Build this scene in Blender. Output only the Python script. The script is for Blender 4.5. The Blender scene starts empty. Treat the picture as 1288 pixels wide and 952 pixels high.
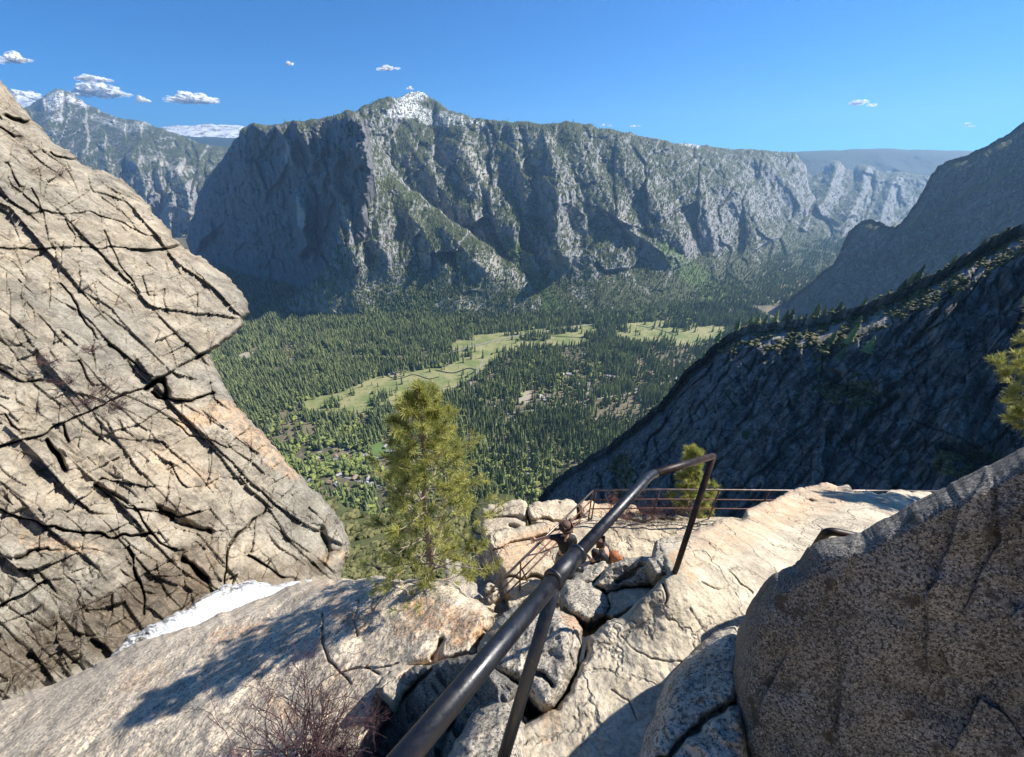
import bpy, math, random
import numpy as np
from mathutils import Vector, Matrix
rng = np.random.default_rng(7); random.seed(7)
F, CX, CY, PITCH = 478.0, 634.5, 476.0, math.radians(29.6)
CP, SP = math.cos(PITCH), math.sin(PITCH)
SUN = np.array([.664, .242, .707]); SUN /= np.linalg.norm(SUN)
FLOOR = -780.0
sc = bpy.context.scene
col = sc.collection

# ------------------------------------------------------------------ camera maths
def P(px, py, D):
    px = np.asarray(px, float); py = np.asarray(py, float); D = np.asarray(D, float)
    X = (px-CX)/F*D; Y = (CY-py)/F*D
    return np.stack([X+0*Y, CP*D+SP*Y+0*X, -SP*D+CP*Y+0*X], -1)
def V(px, py, D): return Vector([float(c) for c in P(px, py, D)])
def project(p):
    p = np.asarray(p, float); Z = CP*p[..., 1]-SP*p[..., 2]; Y = SP*p[..., 1]+CP*p[..., 2]
    return CX+F*p[..., 0]/Z, CY-F*Y/Z, Z
def Dz(py, z):                                    # depth at which the row meets the level z
    t = (CY-np.asarray(py, float))/F
    return z/(-SP+CP*t)

# ------------------------------------------------------------------ noise
def _h(ix, iy, iz, s):
    n = (ix.astype(np.int64)*374761393 + iy.astype(np.int64)*668265263 + iz.astype(np.int64)*2147483647 + s*974634777) & 0xffffffff
    n = ((n ^ (n >> 13))*1274126177) & 0xffffffff
    n = ((n ^ (n >> 16))*2246822519) & 0xffffffff
    n = n ^ (n >> 15)
    return (n & 0xffffff)/float(0xffffff)
def vn(p, s=0):
    i = np.floor(p).astype(np.int64); f = p-i; u = f*f*f*(f*(f*6-15)+10)
    r = 0
    for a in (0, 1):
        wx = u[..., 0] if a else 1-u[..., 0]
        for b in (0, 1):
            wy = u[..., 1] if b else 1-u[..., 1]
            for c in (0, 1):
                wz = u[..., 2] if c else 1-u[..., 2]
                r = r+wx*wy*wz*_h(i[..., 0]+a, i[..., 1]+b, i[..., 2]+c, s)
    return r*2-1
def fbm(p, o=4, s=0, g=.5):
    r = 0; a = 1.; t = 0
    for k in range(o):
        r = r+a*vn(p*2.03**k+k*17.3, s+k); t += a; a *= g
    return r/t
def ridged(p, o=4, s=0, g=.5):
    r = 0; a = 1.; t = 0
    for k in range(o):
        r = r+a*(1-2*np.abs(vn(p*2.03**k+k*11.1, s+k))); t += a; a *= g
    return r/t
def worley2(x, y, s=0):
    ix = np.floor(x).astype(np.int64); iy = np.floor(y).astype(np.int64)
    f1 = np.full(x.shape, 9.); f2 = np.full(x.shape, 9.); cid = np.zeros(x.shape); ox = np.zeros(x.shape); oy = np.zeros(x.shape)
    z = np.zeros_like(ix)
    for a in (-1, 0, 1):
        for b in (-1, 0, 1):
            qx = ix+a; qy = iy+b
            dx = qx+_h(qx, qy, z, s)-x; dy = qy+_h(qx, qy, z+1, s)-y
            d = np.sqrt(dx*dx+dy*dy); hid = _h(qx, qy, z+2, s)
            c = d < f1
            f2 = np.where(c, f1, np.minimum(f2, d)); cid = np.where(c, hid, cid)
            ox = np.where(c, dx, ox); oy = np.where(c, dy, oy); f1 = np.where(c, d, f1)
    return f1, f2, cid, ox, oy
def P3(x, y, z=0.): return np.stack([x, y, np.zeros_like(x)+z], -1)
def sstep(a, b, x):
    t = np.clip((x-a)/(b-a), 0, 1); return t*t*(3-2*t)

# ------------------------------------------------------------------ polygons
def rough(poly, amp, n=3, seed=1):
    """fractal subdivision of a closed outline"""
    pts = [np.array(p, float) for p in poly]; r = random.Random(seed)
    for k in range(n):
        out = []
        for i in range(len(pts)):
            a, b = pts[i], pts[(i+1) % len(pts)]; d = b-a; L = math.hypot(*d)
            out.append(a)
            if L > 3: out.append((a+b)/2+np.array([-d[1], d[0]])/(L+1e-6)*r.gauss(0, 1)*min(L*.10, amp))
        pts = out; amp *= .6
    return np.array(pts)
def inside(poly, x, y):
    r = np.zeros(x.shape, bool); n = len(poly)
    for i in range(n):
        x1, y1 = poly[i]; x2, y2 = poly[(i+1) % n]
        if y1 == y2: continue
        c = ((y1 > y) != (y2 > y)) & (x < (x2-x1)*(y-y1)/(y2-y1)+x1)
        r ^= c
    return r
def segdist(pts, x, y, closed=False):
    """distance, nearest point"""
    best = np.full(x.shape, 1e9); bx = np.zeros(x.shape); by = np.zeros(x.shape)
    n = len(pts); m = n if closed else n-1
    for i in range(m):
        a = pts[i]; b = pts[(i+1) % n]; dx, dy = b[0]-a[0], b[1]-a[1]; L = dx*dx+dy*dy+1e-9
        t = np.clip(((x-a[0])*dx+(y-a[1])*dy)/L, 0, 1); qx = a[0]+t*dx; qy = a[1]+t*dy
        d = (x-qx)**2+(y-qy)**2; c = d < best
        best = np.where(c, d, best); bx = np.where(c, qx, bx); by = np.where(c, qy, by)
    return np.sqrt(best), bx, by

# ------------------------------------------------------------------ depth models
def planeD(pts):
    A = np.array([[1, p[0], p[1]] for p in pts], float); b = np.array([1/p[2] for p in pts])
    s = np.linalg.lstsq(A, b, rcond=None)[0]
    return lambda x, y: 1/np.maximum(s[0]+s[1]*x+s[2]*y, 1e-6)
def normD(n, px, py, D):                           # plane with world normal n through a point
    n = np.array(n, float); k = float(n @ P(px, py, D))
    return lambda x, y: k/np.minimum(P(x, y, 1.) @ n, -1e-3)
def rbfD(pts, lam=1e-3):
    q = np.array([[p[0]/100, p[1]/100] for p in pts]); v = np.log([p[2] for p in pts]); n = len(q)
    def k(r): return np.where(r > 0, r*r*np.log(r+1e-9), 0)
    r = np.linalg.norm(q[:, None]-q[None], axis=-1)
    A = np.zeros((n+3, n+3)); A[:n, :n] = k(r)+lam*np.eye(n); A[:n, n] = 1; A[:n, n+1:] = q; A[n, :n] = 1; A[n+1:, :n] = q.T
    w = np.linalg.solve(A, np.concatenate([v, [0, 0, 0]]))
    def f(x, y):
        o = w[n]+w[n+1]*x/100+w[n+2]*y/100
        for i in range(n):
            o = o+w[i]*k(np.hypot(x/100-q[i, 0], y/100-q[i, 1]))
        return np.exp(o)
    return f

# ------------------------------------------------------------------ objects
def tag(o, label=None, cat=None, group=None, kind=None):
    if label: o['label'] = label
    if cat: o['category'] = cat
    if group: o['group'] = group
    if kind: o['kind'] = kind
    return o
def empty(name, loc=(0, 0, 0), label=None, cat=None, group=None):
    o = bpy.data.objects.new(name, None); col.objects.link(o); o.location = loc
    return tag(o, label, cat, group)
def mesh_obj(name, v, f, mat, parent=None, origin=None, smooth=True, attrs=None):
    v = np.asarray(v, np.float32); nv = len(v)
    if origin is None:
        origin = np.array([v[:, 0].mean(), v[:, 1].mean(), v[:, 2].min()]) if parent is None else np.zeros(3)
    origin = np.array(origin, float)
    wo = v-origin.astype(np.float32)
    me = bpy.data.meshes.new(name)
    if isinstance(f, np.ndarray): lens = np.full(len(f), f.shape[1]); flat = f.ravel()
    else: lens = np.array([len(q) for q in f]); flat = np.concatenate([np.asarray(q) for q in f])
    me.vertices.add(nv); me.vertices.foreach_set('co', wo.ravel())
    me.loops.add(len(flat)); me.loops.foreach_set('vertex_index', flat.astype(np.int32))
    me.polygons.add(len(lens)); me.polygons.foreach_set('loop_start', np.concatenate([[0], np.cumsum(lens)[:-1]]).astype(np.int32))
    me.polygons.foreach_set('loop_total', lens.astype(np.int32))
    me.polygons.foreach_set('use_smooth', np.full(len(lens), smooth))
    me.update(calc_edges=True)
    if attrs:
        for an, c in attrs.items():
            a = me.color_attributes.new(an, 'FLOAT_COLOR', 'POINT')
            c4 = np.ones((nv, 4), np.float32); c4[:, :3] = c; a.data.foreach_set('color', c4.ravel())
    me.materials.append(mat)
    o = bpy.data.objects.new(name, me); col.objects.link(o); o.location = origin
    if parent is not None: o.parent = parent
    return o

class MB:
    def __init__(s): s.v = []; s.f = []
    def add(s, v, f):
        b = len(s.v); s.v += [tuple(p) for p in v]; s.f += [tuple(i+b for i in q) for q in f]
    def tube(s, pts, rad, n=10, cap=True):
        pts = [Vector(p) for p in pts]
        if not hasattr(rad, '__len__'): rad = [rad]*len(pts)
        b = len(s.v); up = None
        for i, p in enumerate(pts):
            t = (pts[min(i+1, len(pts)-1)]-pts[max(i-1, 0)]).normalized()
            if up is None: up = t.orthogonal().normalized()
            up = (up-t*up.dot(t)); up = up.normalized() if up.length > 1e-6 else t.orthogonal().normalized()
            w = t.cross(up)
            for k in range(n):
                a = 2*math.pi*k/n; s.v.append(tuple(p+(up*math.cos(a)+w*math.sin(a))*rad[i]))
        for i in range(len(pts)-1):
            for k in range(n):
                a = b+i*n+k; c = b+i*n+(k+1) % n; s.f.append((a, c, c+n, a+n))
        if cap:
            s.f.append(tuple(b+k for k in range(n))[::-1]); s.f.append(tuple(b+(len(pts)-1)*n+k for k in range(n)))
    def box(s, c, d, rz=0):
        m = Matrix.Rotation(rz, 3, 'Z')
        v = [Vector(c)+m @ Vector((x*d[0]/2, y*d[1]/2, z*d[2]/2)) for x in (-1, 1) for y in (-1, 1) for z in (-1, 1)]
        s.add(v, [(0, 1, 3, 2), (4, 6, 7, 5), (0, 4, 5, 1), (2, 3, 7, 6), (0, 2, 6, 4), (1, 5, 7, 3)])
    def build(s, name, mat, parent=None, smooth=True, origin=None):
        v = np.array(s.v)
        if parent is not None:
            v = v-np.array(parent.location); origin = (0, 0, 0)
        return mesh_obj(name, v, s.f, mat, parent, origin=origin, smooth=smooth)

# ------------------------------------------------------------------ materials
class NT:
    def __init__(s, name):
        s.m = bpy.data.materials.new(name); s.m.use_nodes = True; s.t = s.m.node_tree; s.b = s.t.nodes['Principled BSDF']
        s.b.inputs['Roughness'].default_value = .85; s.b.inputs['Specular IOR Level'].default_value = .25
        s.out = s.t.nodes['Material Output']
        s.pos = s.n('ShaderNodeNewGeometry').outputs['Position']
    def n(s, k, **kw):
        o = s.t.nodes.new(k)
        for a, b in kw.items(): setattr(o, a, b)
        return o
    def l(s, a, b):
        if hasattr(a, 'links') or hasattr(a, 'is_output'): s.t.links.new(a, b)
        else:
            if b.type == 'RGBA' and len(a) == 3: a = (*a, 1)
            b.default_value = a
    def noise(s, scale, detail=4, rough=.55, vec=None, dist=0, fac=True):
        o = s.n('ShaderNodeTexNoise'); o.inputs['Scale'].default_value = scale; o.inputs['Detail'].default_value = detail
        o.inputs['Roughness'].default_value = rough; o.inputs['Distortion'].default_value = dist
        s.l(vec or s.pos, o.inputs['Vector']); return o.outputs['Fac' if fac else 'Color']
    def vor(s, scale, feature='F1', vec=None, out='Distance'):
        o = s.n('ShaderNodeTexVoronoi', feature=feature); o.inputs['Scale'].default_value = scale
        s.l(vec or s.pos, o.inputs['Vector']); return o.outputs[out]
    def ramp(s, fac, a, b, lo=0., hi=1.):
        o = s.n('ShaderNodeMapRange', interpolation_type='SMOOTHSTEP'); s.l(fac, o.inputs['Value'])
        o.inputs['From Min'].default_value = a; o.inputs['From Max'].default_value = b
        o.inputs['To Min'].default_value = lo; o.inputs['To Max'].default_value = hi
        return o.outputs['Result']
    def mix(s, fac, a, b, mode='MIX'):
        o = s.n('ShaderNodeMix', data_type='RGBA', blend_type=mode); s.l(fac, o.inputs[0]); s.l(a, o.inputs[6]); s.l(b, o.inputs[7]); return o.outputs[2]
    def math(s, op, a, b=0.):
        o = s.n('ShaderNodeMath', operation=op); s.l(a, o.inputs[0]); s.l(b, o.inputs[1]); return o.outputs[0]
    def mapv(s, scale=(1, 1, 1), rot=(0, 0, 0), vec=None):
        o = s.n('ShaderNodeMapping'); s.l(vec or s.pos, o.inputs[0]); o.inputs['Scale'].default_value = scale; o.inputs['Rotation'].default_value = rot
        return o.outputs[0]
    def attr(s, name):
        o = s.n('ShaderNodeAttribute'); o.attribute_name = name; q = s.n('ShaderNodeSeparateColor'); s.l(o.outputs['Color'], q.inputs[0]); return q.outputs, o.outputs['Color']
    def bump(s, h, strength, dist, prev=None):
        o = s.n('ShaderNodeBump'); o.inputs['Strength'].default_value = strength; o.inputs['Distance'].default_value = dist
        s.l(h, o.inputs['Height'])
        if prev: s.l(prev, o.inputs['Normal'])
        return o.outputs[0]
    def color(s, c): s.l(c, s.b.inputs['Base Color'])

def granite(name, c1, c2, speck=120., sdark=.5, mott=1.5, orange=(.42, .2, .08), bump=.5, bd=.01, fine=.004, crackscale=0, dark=.0, streak=None, sth=.50):
    t = NT(name)
    big = t.noise(mott*.35, 5, .6); med = t.noise(mott*2.2, 6, .65)
    c = t.mix(t.ramp(big, .35, .65), c1, c2)
    c = t.mix(t.ramp(med, .3, .7), t.mix(1., c, (.68, .66, .62), 'MULTIPLY'), t.mix(1., c, (1.18, 1.16, 1.1), 'MULTIPLY'))
    if streak:
        st = t.noise(streak[0], 6, .7, vec=t.mapv(streak[1], streak[2]))
        c = t.mix(t.ramp(st, .42, .62, 0, .5), c, t.mix(1., c, (.45, .42, .38), 'MULTIPLY'))
    (a, ac) = t.attr('stain')
    on = t.math('MULTIPLY', a[0], t.ramp(t.noise(mott*6, 6, .7), .35, .6))
    c = t.mix(on, c, t.mix(t.noise(mott*12, 4), orange, tuple(x*1.35 for x in orange)))
    s1 = t.noise(speck, 3, .75); s2 = t.noise(speck*.45, 3, .7); s3 = t.noise(speck*1.7, 2, .6)
    c = t.mix(t.ramp(s1, sth, sth+.08, 0, sdark), c, (.035, .032, .03))
    c = t.mix(t.ramp(s2, .54, .66, 0, sdark*.7), c, (.06, .052, .045))
    c = t.mix(t.ramp(s3, .56, .68, 0, sdark*.6), c, (.62, .6, .55))
    if dark: c = t.mix(t.ramp(t.noise(mott*3.1, 5, .6), .56, .66, 0, dark), c, (.06, .05, .042))
    c = t.mix(t.math('MULTIPLY', a[1], .75), c, t.mix(1., c, (.33, .27, .22), 'MULTIPLY'))
    c = t.mix(a[2], c, (.75, .76, .78))
    t.color(c)
    t.l(t.ramp(a[1], 0, 1, .85, .32), t.b.inputs['Roughness'])
    b = t.bump(t.noise(1/bd*.12, 7, .68), bump, bd*3)
    b = t.bump(s2, bump*.8, fine*2, b)
    if crackscale:
        w = t.n('ShaderNodeVectorMath', operation='ADD'); t.l(t.pos, w.inputs[0])
        nn = t.noise(crackscale*1.5, 4, .6, fac=False); sm = t.n('ShaderNodeVectorMath', operation='SCALE'); t.l(nn, sm.inputs[0]); sm.inputs['Scale'].default_value = .8/crackscale
        t.l(sm.outputs[0], w.inputs[1])
        e = t.ramp(t.vor(crackscale, 'DISTANCE_TO_EDGE', vec=w.outputs[0]), 0, .03)
        b = t.bump(e, .6, bd*1.5, b)
    t.l(b, t.b.inputs['Normal'])
    return t.m

def mountain(name, rock=(.20, .2, .2), rock2=(.35, .34, .325), veg=(.045, .06, .025), veg2=(.08, .085, .035), sc_=1., vegamt=.5, s=1., dip=None, con=1.):
    t = NT(name)
    v = t.mapv((1, 1, .28)) if dip is None else t.mapv((1, 1, .16), vec=t.mapv((1, 1, 1), (0, dip, 0))); st = t.noise(.03*s, 8, .72, vec=v, dist=.6); fl = t.noise(.009*s, 6, .65); fi = t.noise(.10*s, 5, .7)
    c = t.mix(t.ramp(st, .38, .62), rock, rock2)
    c = t.mix(t.ramp(fi, .52, .66, 0, .55), c, (.10, .095, .09))
    c = t.mix(t.ramp(fi, .30, .42, .35, 0), c, (.46, .44, .41))
    if dip is not None:
        e_ = t.vor(.012*s, 'DISTANCE_TO_EDGE', vec=t.mapv((1, 1, .35), vec=t.mapv((1, 1, 1), (0, dip, 0)))); c = t.mix(t.ramp(e_, 0, .035, .85, 0), c, (.02, .02, .022))
        c = t.mix(t.ramp(t.noise(.02*s, 7, .8), .5, .62, 0, .75), c, (.035, .034, .034)); c = t.mix(t.ramp(t.noise(.05*s, 5, .75, vec=v), .57, .63, 0, .6), c, (.36, .34, .31))
    geo = t.n('ShaderNodeNewGeometry'); sx = t.n('ShaderNodeSeparateXYZ'); t.l(geo.outputs['Normal'], sx.inputs[0])
    up = t.math('ADD', sx.outputs[2], t.math('MULTIPLY', t.math('SUBTRACT', fl, .5), 1.5))
    up = t.math('ADD', up, t.math('MULTIPLY', t.math('SUBTRACT', t.noise(.045*s, 6, .75), .5), 1.6))
    vf = t.ramp(up, .75-vegamt, .95-vegamt)
    vc = t.mix(t.noise(.02*s, 5), veg, veg2)
    c = t.mix(vf, c, vc)
    (a, ac) = t.attr('stain')
    c = t.mix(t.math('MULTIPLY', a[0], t.ramp(t.noise(.05*s, 5, .7), .35, .55)), c, (.085, .14, .03))
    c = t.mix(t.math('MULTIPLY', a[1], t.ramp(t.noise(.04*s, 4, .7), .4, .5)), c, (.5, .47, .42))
    c = t.mix(t.math('MULTIPLY', a[2], t.ramp(t.noise(.035*s, 6, .75), .47, .53)), c, (.9, .91, .93))
    t.color(c)
    b = t.bump(st, .9, 12/s); b = t.bump(fi, .8, 5/s, b); b = t.bump(t.noise(.35*s, 4, .6), .6, 1.6/s, b)
    t.l(b, t.b.inputs['Normal'])
    return t.m

def leafmat(name, c1, c2, nscale=.05, trans=.25, rough=.7):
    t = NT(name); (a, ac) = t.attr('tint')
    t.color(t.mix(t.ramp(a[0], 0, 1), c1, c2)); t.b.inputs['Roughness'].default_value = rough
    if trans:
        tr = t.n('ShaderNodeBsdfTranslucent'); t.l(t.mix(t.ramp(a[0], 0, 1), tuple(x*1.3 for x in c1), tuple(x*1.3 for x in c2)), tr.inputs[0])
        mx = t.n('ShaderNodeMixShader'); mx.inputs[0].default_value = trans
        t.l(t.b.outputs[0], mx.inputs[1]); t.l(tr.outputs[0], mx.inputs[2]); t.l(mx.outputs[0], t.out.inputs[0])
    return t.m
def plain(name, c, rough=.7, metal=0., spec=.4, noise=None):
    t = NT(name)
    if noise: t.color(t.mix(t.ramp(t.noise(noise[0], 5, .65), .4, .62), c, noise[1]))
    else: t.color(c)
    t.b.inputs['Roughness'].default_value = rough; t.b.inputs['Metallic'].default_value = metal; t.b.inputs['Specular IOR Level'].default_value = spec
    return t.m

# ------------------------------------------------------------------ sheet: a rock body with an exact outline
SL = []
def sheet(name, outline, Df, mat, step=1.3, edge=(10, .1), disp=None, cracks=(), thick=1., drop=.6, stains=(), ramp_amp=1.2, seed=1, top_only=False, snap=True):
    poly = rough(outline, ramp_amp, 3, seed) if ramp_amp else np.array(outline, float)
    x0, y0 = poly.min(0)-step; x1, y1 = poly.max(0)+step
    gx = np.arange(x0, x1+step, step); gy = np.arange(y0, y1+step, step)
    X, Y = np.meshgrid(gx, gy)
    m = inside(poly, X, Y)
    # cells with all four corners inside
    idx = np.full(X.shape, -1); 
    cell = m[:-1, :-1] & m[1:, :-1] & m[:-1, 1:] & m[1:, 1:]
    use = np.zeros(X.shape, bool)
    for a in (0, 1):
        for b in (0, 1): use[a:X.shape[0]-1+a, b:X.shape[1]-1+b] |= cell
    n = use.sum(); idx[use] = np.arange(n)
    x = X[use]; y = Y[use]
    d, bx, by = segdist(poly, x, y, True)
    cy, cx_ = np.nonzero(cell)
    quads = np.stack([idx[cy, cx_], idx[cy+1, cx_], idx[cy+1, cx_+1], idx[cy, cx_+1]], 1)
    # boundary edges
    e = np.concatenate([quads[:, [0, 1]], quads[:, [1, 2]], quads[:, [2, 3]], quads[:, [3, 0]]])
    key = e.min(1).astype(np.int64)*n+e.max(1); u, inv, cnt = np.unique(key, return_inverse=True, return_counts=True)
    be = e[cnt[inv] == 1]
    bv = np.unique(be)
    if snap:
        sn = bv[d[bv] < step*1.6]; x = x.copy(); y = y.copy(); x[sn] = bx[sn]; y[sn] = by[sn]; d[sn] = 0
    D = Df(x, y).astype(float)
    P0 = P(x, y, D)
    if edge:
        r, amp = edge
        dd = d
        t = np.clip(dd/r, 0, 1); k = 1-np.sqrt(np.clip(1-(1-t)**2, 0, 1))
        if top_only:      # only round edges whose nearest outline point lies above
            k = k*sstep(-.2, .5, (y-by)/(d+1e-3)*1.)
        D = D+amp*k
    if disp is not None: D = D+disp(x, y, P0, d)
    for c in cracks:
        pts, w, dep = c[:3]
        pp = np.array(pts, float)
        wob = 3*vn(P3(x/14., y/14.), 91)
        yy_ = y+3*vn(P3(x/14.+50, y/14.), 92)
        dc, _, qy_ = segdist(pp, x+wob*.7, yy_, False)
        w2 = w*(.5+.8*np.abs(vn(P3(x/25., y/25.), 93)))
        D = D+dep*np.exp(-(dc/w2)**2)
        if len(c) > 3: D = D+c[3]*np.where(yy_ > qy_, 1., 0.)*np.exp(-dc/16.)
    vP = P(x, y, D)
    st = np.zeros((n, 3))
    for ch, pts, w, s_ in stains:
        dc, _, _ = segdist(np.array(pts, float), x+5*vn(P3(x/20., y/20.), 51), y+5*vn(P3(x/20.+9, y/20.), 52), False) if len(pts) > 1 else (np.hypot(x-pts[0][0]+5*vn(P3(x/20., y/20.), 51), y-pts[0][1]+5*vn(P3(x/20., y/20.), 52)), 0, 0)
        st[:, ch] = np.maximum(st[:, ch], s_*(1-sstep(w*.6, w*1.25, dc)))
    # skirt
    ray = P(x[bv], y[bv], 1.); ray /= np.linalg.norm(ray, axis=1)[:, None]
    mp = {v: i for i, v in enumerate(bv)}
    lut = np.full(n, -1); lut[bv] = np.arange(len(bv))
    b1 = vP[bv]+ray*thick*.35+np.array([0, 0, -drop*.25])
    cen = vP.mean(0)
    b2 = vP[bv]+ray*thick+np.array([0, 0, -drop]); b2 = b2+(cen+ray*thick*.5-b2)*.12
    verts = np.concatenate([vP, b1, b2, [cen+ray.mean(0)*thick+np.array([0, 0, -drop])]])
    s1 = np.stack([be[:, 1], be[:, 0], n+lut[be[:, 0]], n+lut[be[:, 1]]], 1)
    s2 = s1.copy(); s2[:, 0] = n+lut[be[:, 1]]; s2[:, 1] = n+lut[be[:, 0]]; s2[:, 2] = n+len(bv)+lut[be[:, 0]]; s2[:, 3] = n+len(bv)+lut[be[:, 1]]
    c3 = np.stack([n+len(bv)+lut[be[:, 1]], n+len(bv)+lut[be[:, 0]], np.full(len(be), len(verts)-1)], 1)
    faces = [tuple(q) for q in np.concatenate([quads, s1, s2]).tolist()]+[tuple(q) for q in c3.tolist()]
    sta = np.zeros((len(verts), 3)); sta[:n] = st; sta[n:n+len(bv)] = st[bv]; sta[n+len(bv):-1] = st[bv]
    o = mesh_obj(name, verts, faces, mat, attrs={'stain': sta})
    # normals on the front grid (for planting)
    G = np.zeros(X.shape+(3,)); G[use] = vP
    gu = np.zeros_like(G); gv = np.zeros_like(G); gu[:, 1:-1] = G[:, 2:]-G[:, :-2]; gv[1:-1] = G[:-2]-G[2:]
    nn = np.cross(gu, gv); nn /= np.linalg.norm(nn, axis=-1)[..., None]+1e-9
    core = use.copy(); core[1:-1, 1:-1] = use[1:-1, 1:-1] & use[2:, 1:-1] & use[:-2, 1:-1] & use[1:-1, 2:] & use[1:-1, :-2]
    o_ = dict(P=vP, N=nn[use], core=core[use], x=x, y=y, d=d, st=st)
    SL.append(o_)
    return o, o_

def blocks(ax, ay, ang, amp, tilt, edge_w, edge_d, seed, warp=6., ws=40.):
    """jointed rock: anisotropic cells in outline space, each with its own step and tilt, split by grooves"""
    ca, sa = math.cos(ang), math.sin(ang)
    def f(x, y):
        xx = x+warp*fbm(P3(x/ws, y/ws), 3, seed+3); yy = y+warp*fbm(P3(x/ws+31, y/ws), 3, seed+4)
        u = (xx*ca+yy*sa)/ax; v = (-xx*sa+yy*ca)/ay
        f1, f2, cid, ox, oy = worley2(u, v, seed)
        g = np.exp(-((f2-f1)/edge_w)**2)
        a2 = (cid*977) % 1.
        return amp*(cid-.5)+tilt*(ox*(a2-.5)*2+oy*(((cid*331) % 1.)-.5)*2)+edge_d*g*(.3+((cid*57) % 1.))
    return f

def joints(ax, ay, ang, skew, amp, tilt, gw, gd, seed, warp=8., ws=90., miss=.4):
    """straight joint sets: long parallel breaks cut into parallelogram blocks"""
    ca, sa = math.cos(ang), math.sin(ang)
    def f(x, y):
        xx = x+warp*fbm(P3(x/ws, y/ws), 3, seed+3); yy = y+warp*fbm(P3(x/ws+31, y/ws), 3, seed+4)
        u = xx*ca+yy*sa; v = (-xx*sa+yy*ca)/ay
        v = v+.28*np.sin(v*1.7+seed)
        row = np.floor(v).astype(np.int64); fv = v-row; z = np.zeros_like(row)
        rl = .55+.9*_h(row, z, z, seed); uu = u/(ax*rl)+skew*fv+7.3*_h(row, z+1, z, seed); colm = np.floor(uu).astype(np.int64); fu = uu-colm
        h1 = _h(row, colm, z, seed+1); h2 = _h(row, colm, z+1, seed+1); h3 = _h(row, colm, z+2, seed+1)
        dv = np.minimum(fv, 1-fv)*ay; du = np.minimum(fu, 1-fu)*ax*rl
        on1 = _h(np.where(fv < .5, row, row+1), np.floor(u/(ax*2)).astype(np.int64), z, seed+2) > miss*.6
        on2 = _h(row, np.where(fu < .5, colm, colm+1), z, seed+5) > miss
        g = np.exp(-(dv/gw)**2)*on1+np.exp(-(du/gw)**2)*on2
        return amp*(h1-.5)+tilt*((fv-.5)*(h2-.5)+(fu-.5)*(h3-.5))*2+gd*np.minimum(g, 1)*(.3+h2)
    return f

# ================================================================== world, sun, camera
w = bpy.data.worlds.new("World"); sc.world = w; w.use_nodes = True
nt = w.node_tree; bg = nt.nodes['Background']; sk = nt.nodes.new('ShaderNodeTexSky'); sk.sky_type = 'NISHITA'; sk.sun_disc = False
sk.sun_elevation = math.asin(SUN[2]); sk.sun_rotation = math.atan2(SUN[0], SUN[1]); sk.altitude = 2000; sk.air_density = 1.; sk.dust_density = .05; sk.ozone_density = 3.
tn_ = nt.nodes.new('ShaderNodeMix'); tn_.data_type = 'RGBA'; tn_.blend_type = 'MULTIPLY'; tn_.inputs[0].default_value = 1; tn_.inputs[7].default_value = (.14, .53, .90, 1)
nt.links.new(sk.outputs[0], tn_.inputs[6]); nt.links.new(tn_.outputs[2], bg.inputs[0]); bg.inputs[1].default_value = .075
ld = bpy.data.lights.new('sun', 'SUN'); ld.energy = 4.6; ld.angle = math.radians(.53); ld.color = (1., .95, .87)
lo = bpy.data.objects.new('sun', ld); col.objects.link(lo); lo.rotation_euler = Vector([float(c) for c in SUN]).to_track_quat('Z', 'Y').to_euler()
cd = bpy.data.cameras.new('camera'); cd.sensor_width = 36; cd.lens = 36*F/1288; cd.shift_x = 9.5/1288; cd.clip_start = .05; cd.clip_end = 60000
co = bpy.data.objects.new('camera', cd); col.objects.link(co); co.rotation_euler = (math.pi/2-PITCH, 0, 0); sc.camera = co
vs = sc.view_settings; vs.view_transform = 'Standard'; vs.look = 'None'; vs.gamma = 1; vs.exposure = 1.06
try:
    sc.cycles.use_denoising = True; sc.cycles.denoiser = 'OPENIMAGEDENOISE'
    sc.cycles.max_bounces = 6; sc.cycles.diffuse_bounces = 3; sc.cycles.transparent_max_bounces = 12; sc.cycles.volume_bounces = 0
except Exception as ex: print(ex)

# ================================================================== far country
M_wall = mountain('far granite', vegamt=.16)
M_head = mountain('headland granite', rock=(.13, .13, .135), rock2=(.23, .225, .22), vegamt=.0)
M_far = mountain('distant granite', s=.6, vegamt=.08)
M_snowy = mountain('snow country', rock=(.8, .82, .85), rock2=(.9, .9, .92), s=.3, vegamt=-.2)
M_wood = mountain('wooded ridge', veg=(.02, .032, .02), veg2=(.035, .05, .025), s=.6, vegamt=1.6)
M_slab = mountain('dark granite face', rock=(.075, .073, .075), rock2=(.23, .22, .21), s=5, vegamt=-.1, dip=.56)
M_slabA = mountain('grey granite face', rock=(.07, .07, .072), rock2=(.16, .16, .155), s=1.2, vegamt=.2, dip=.56)

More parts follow.
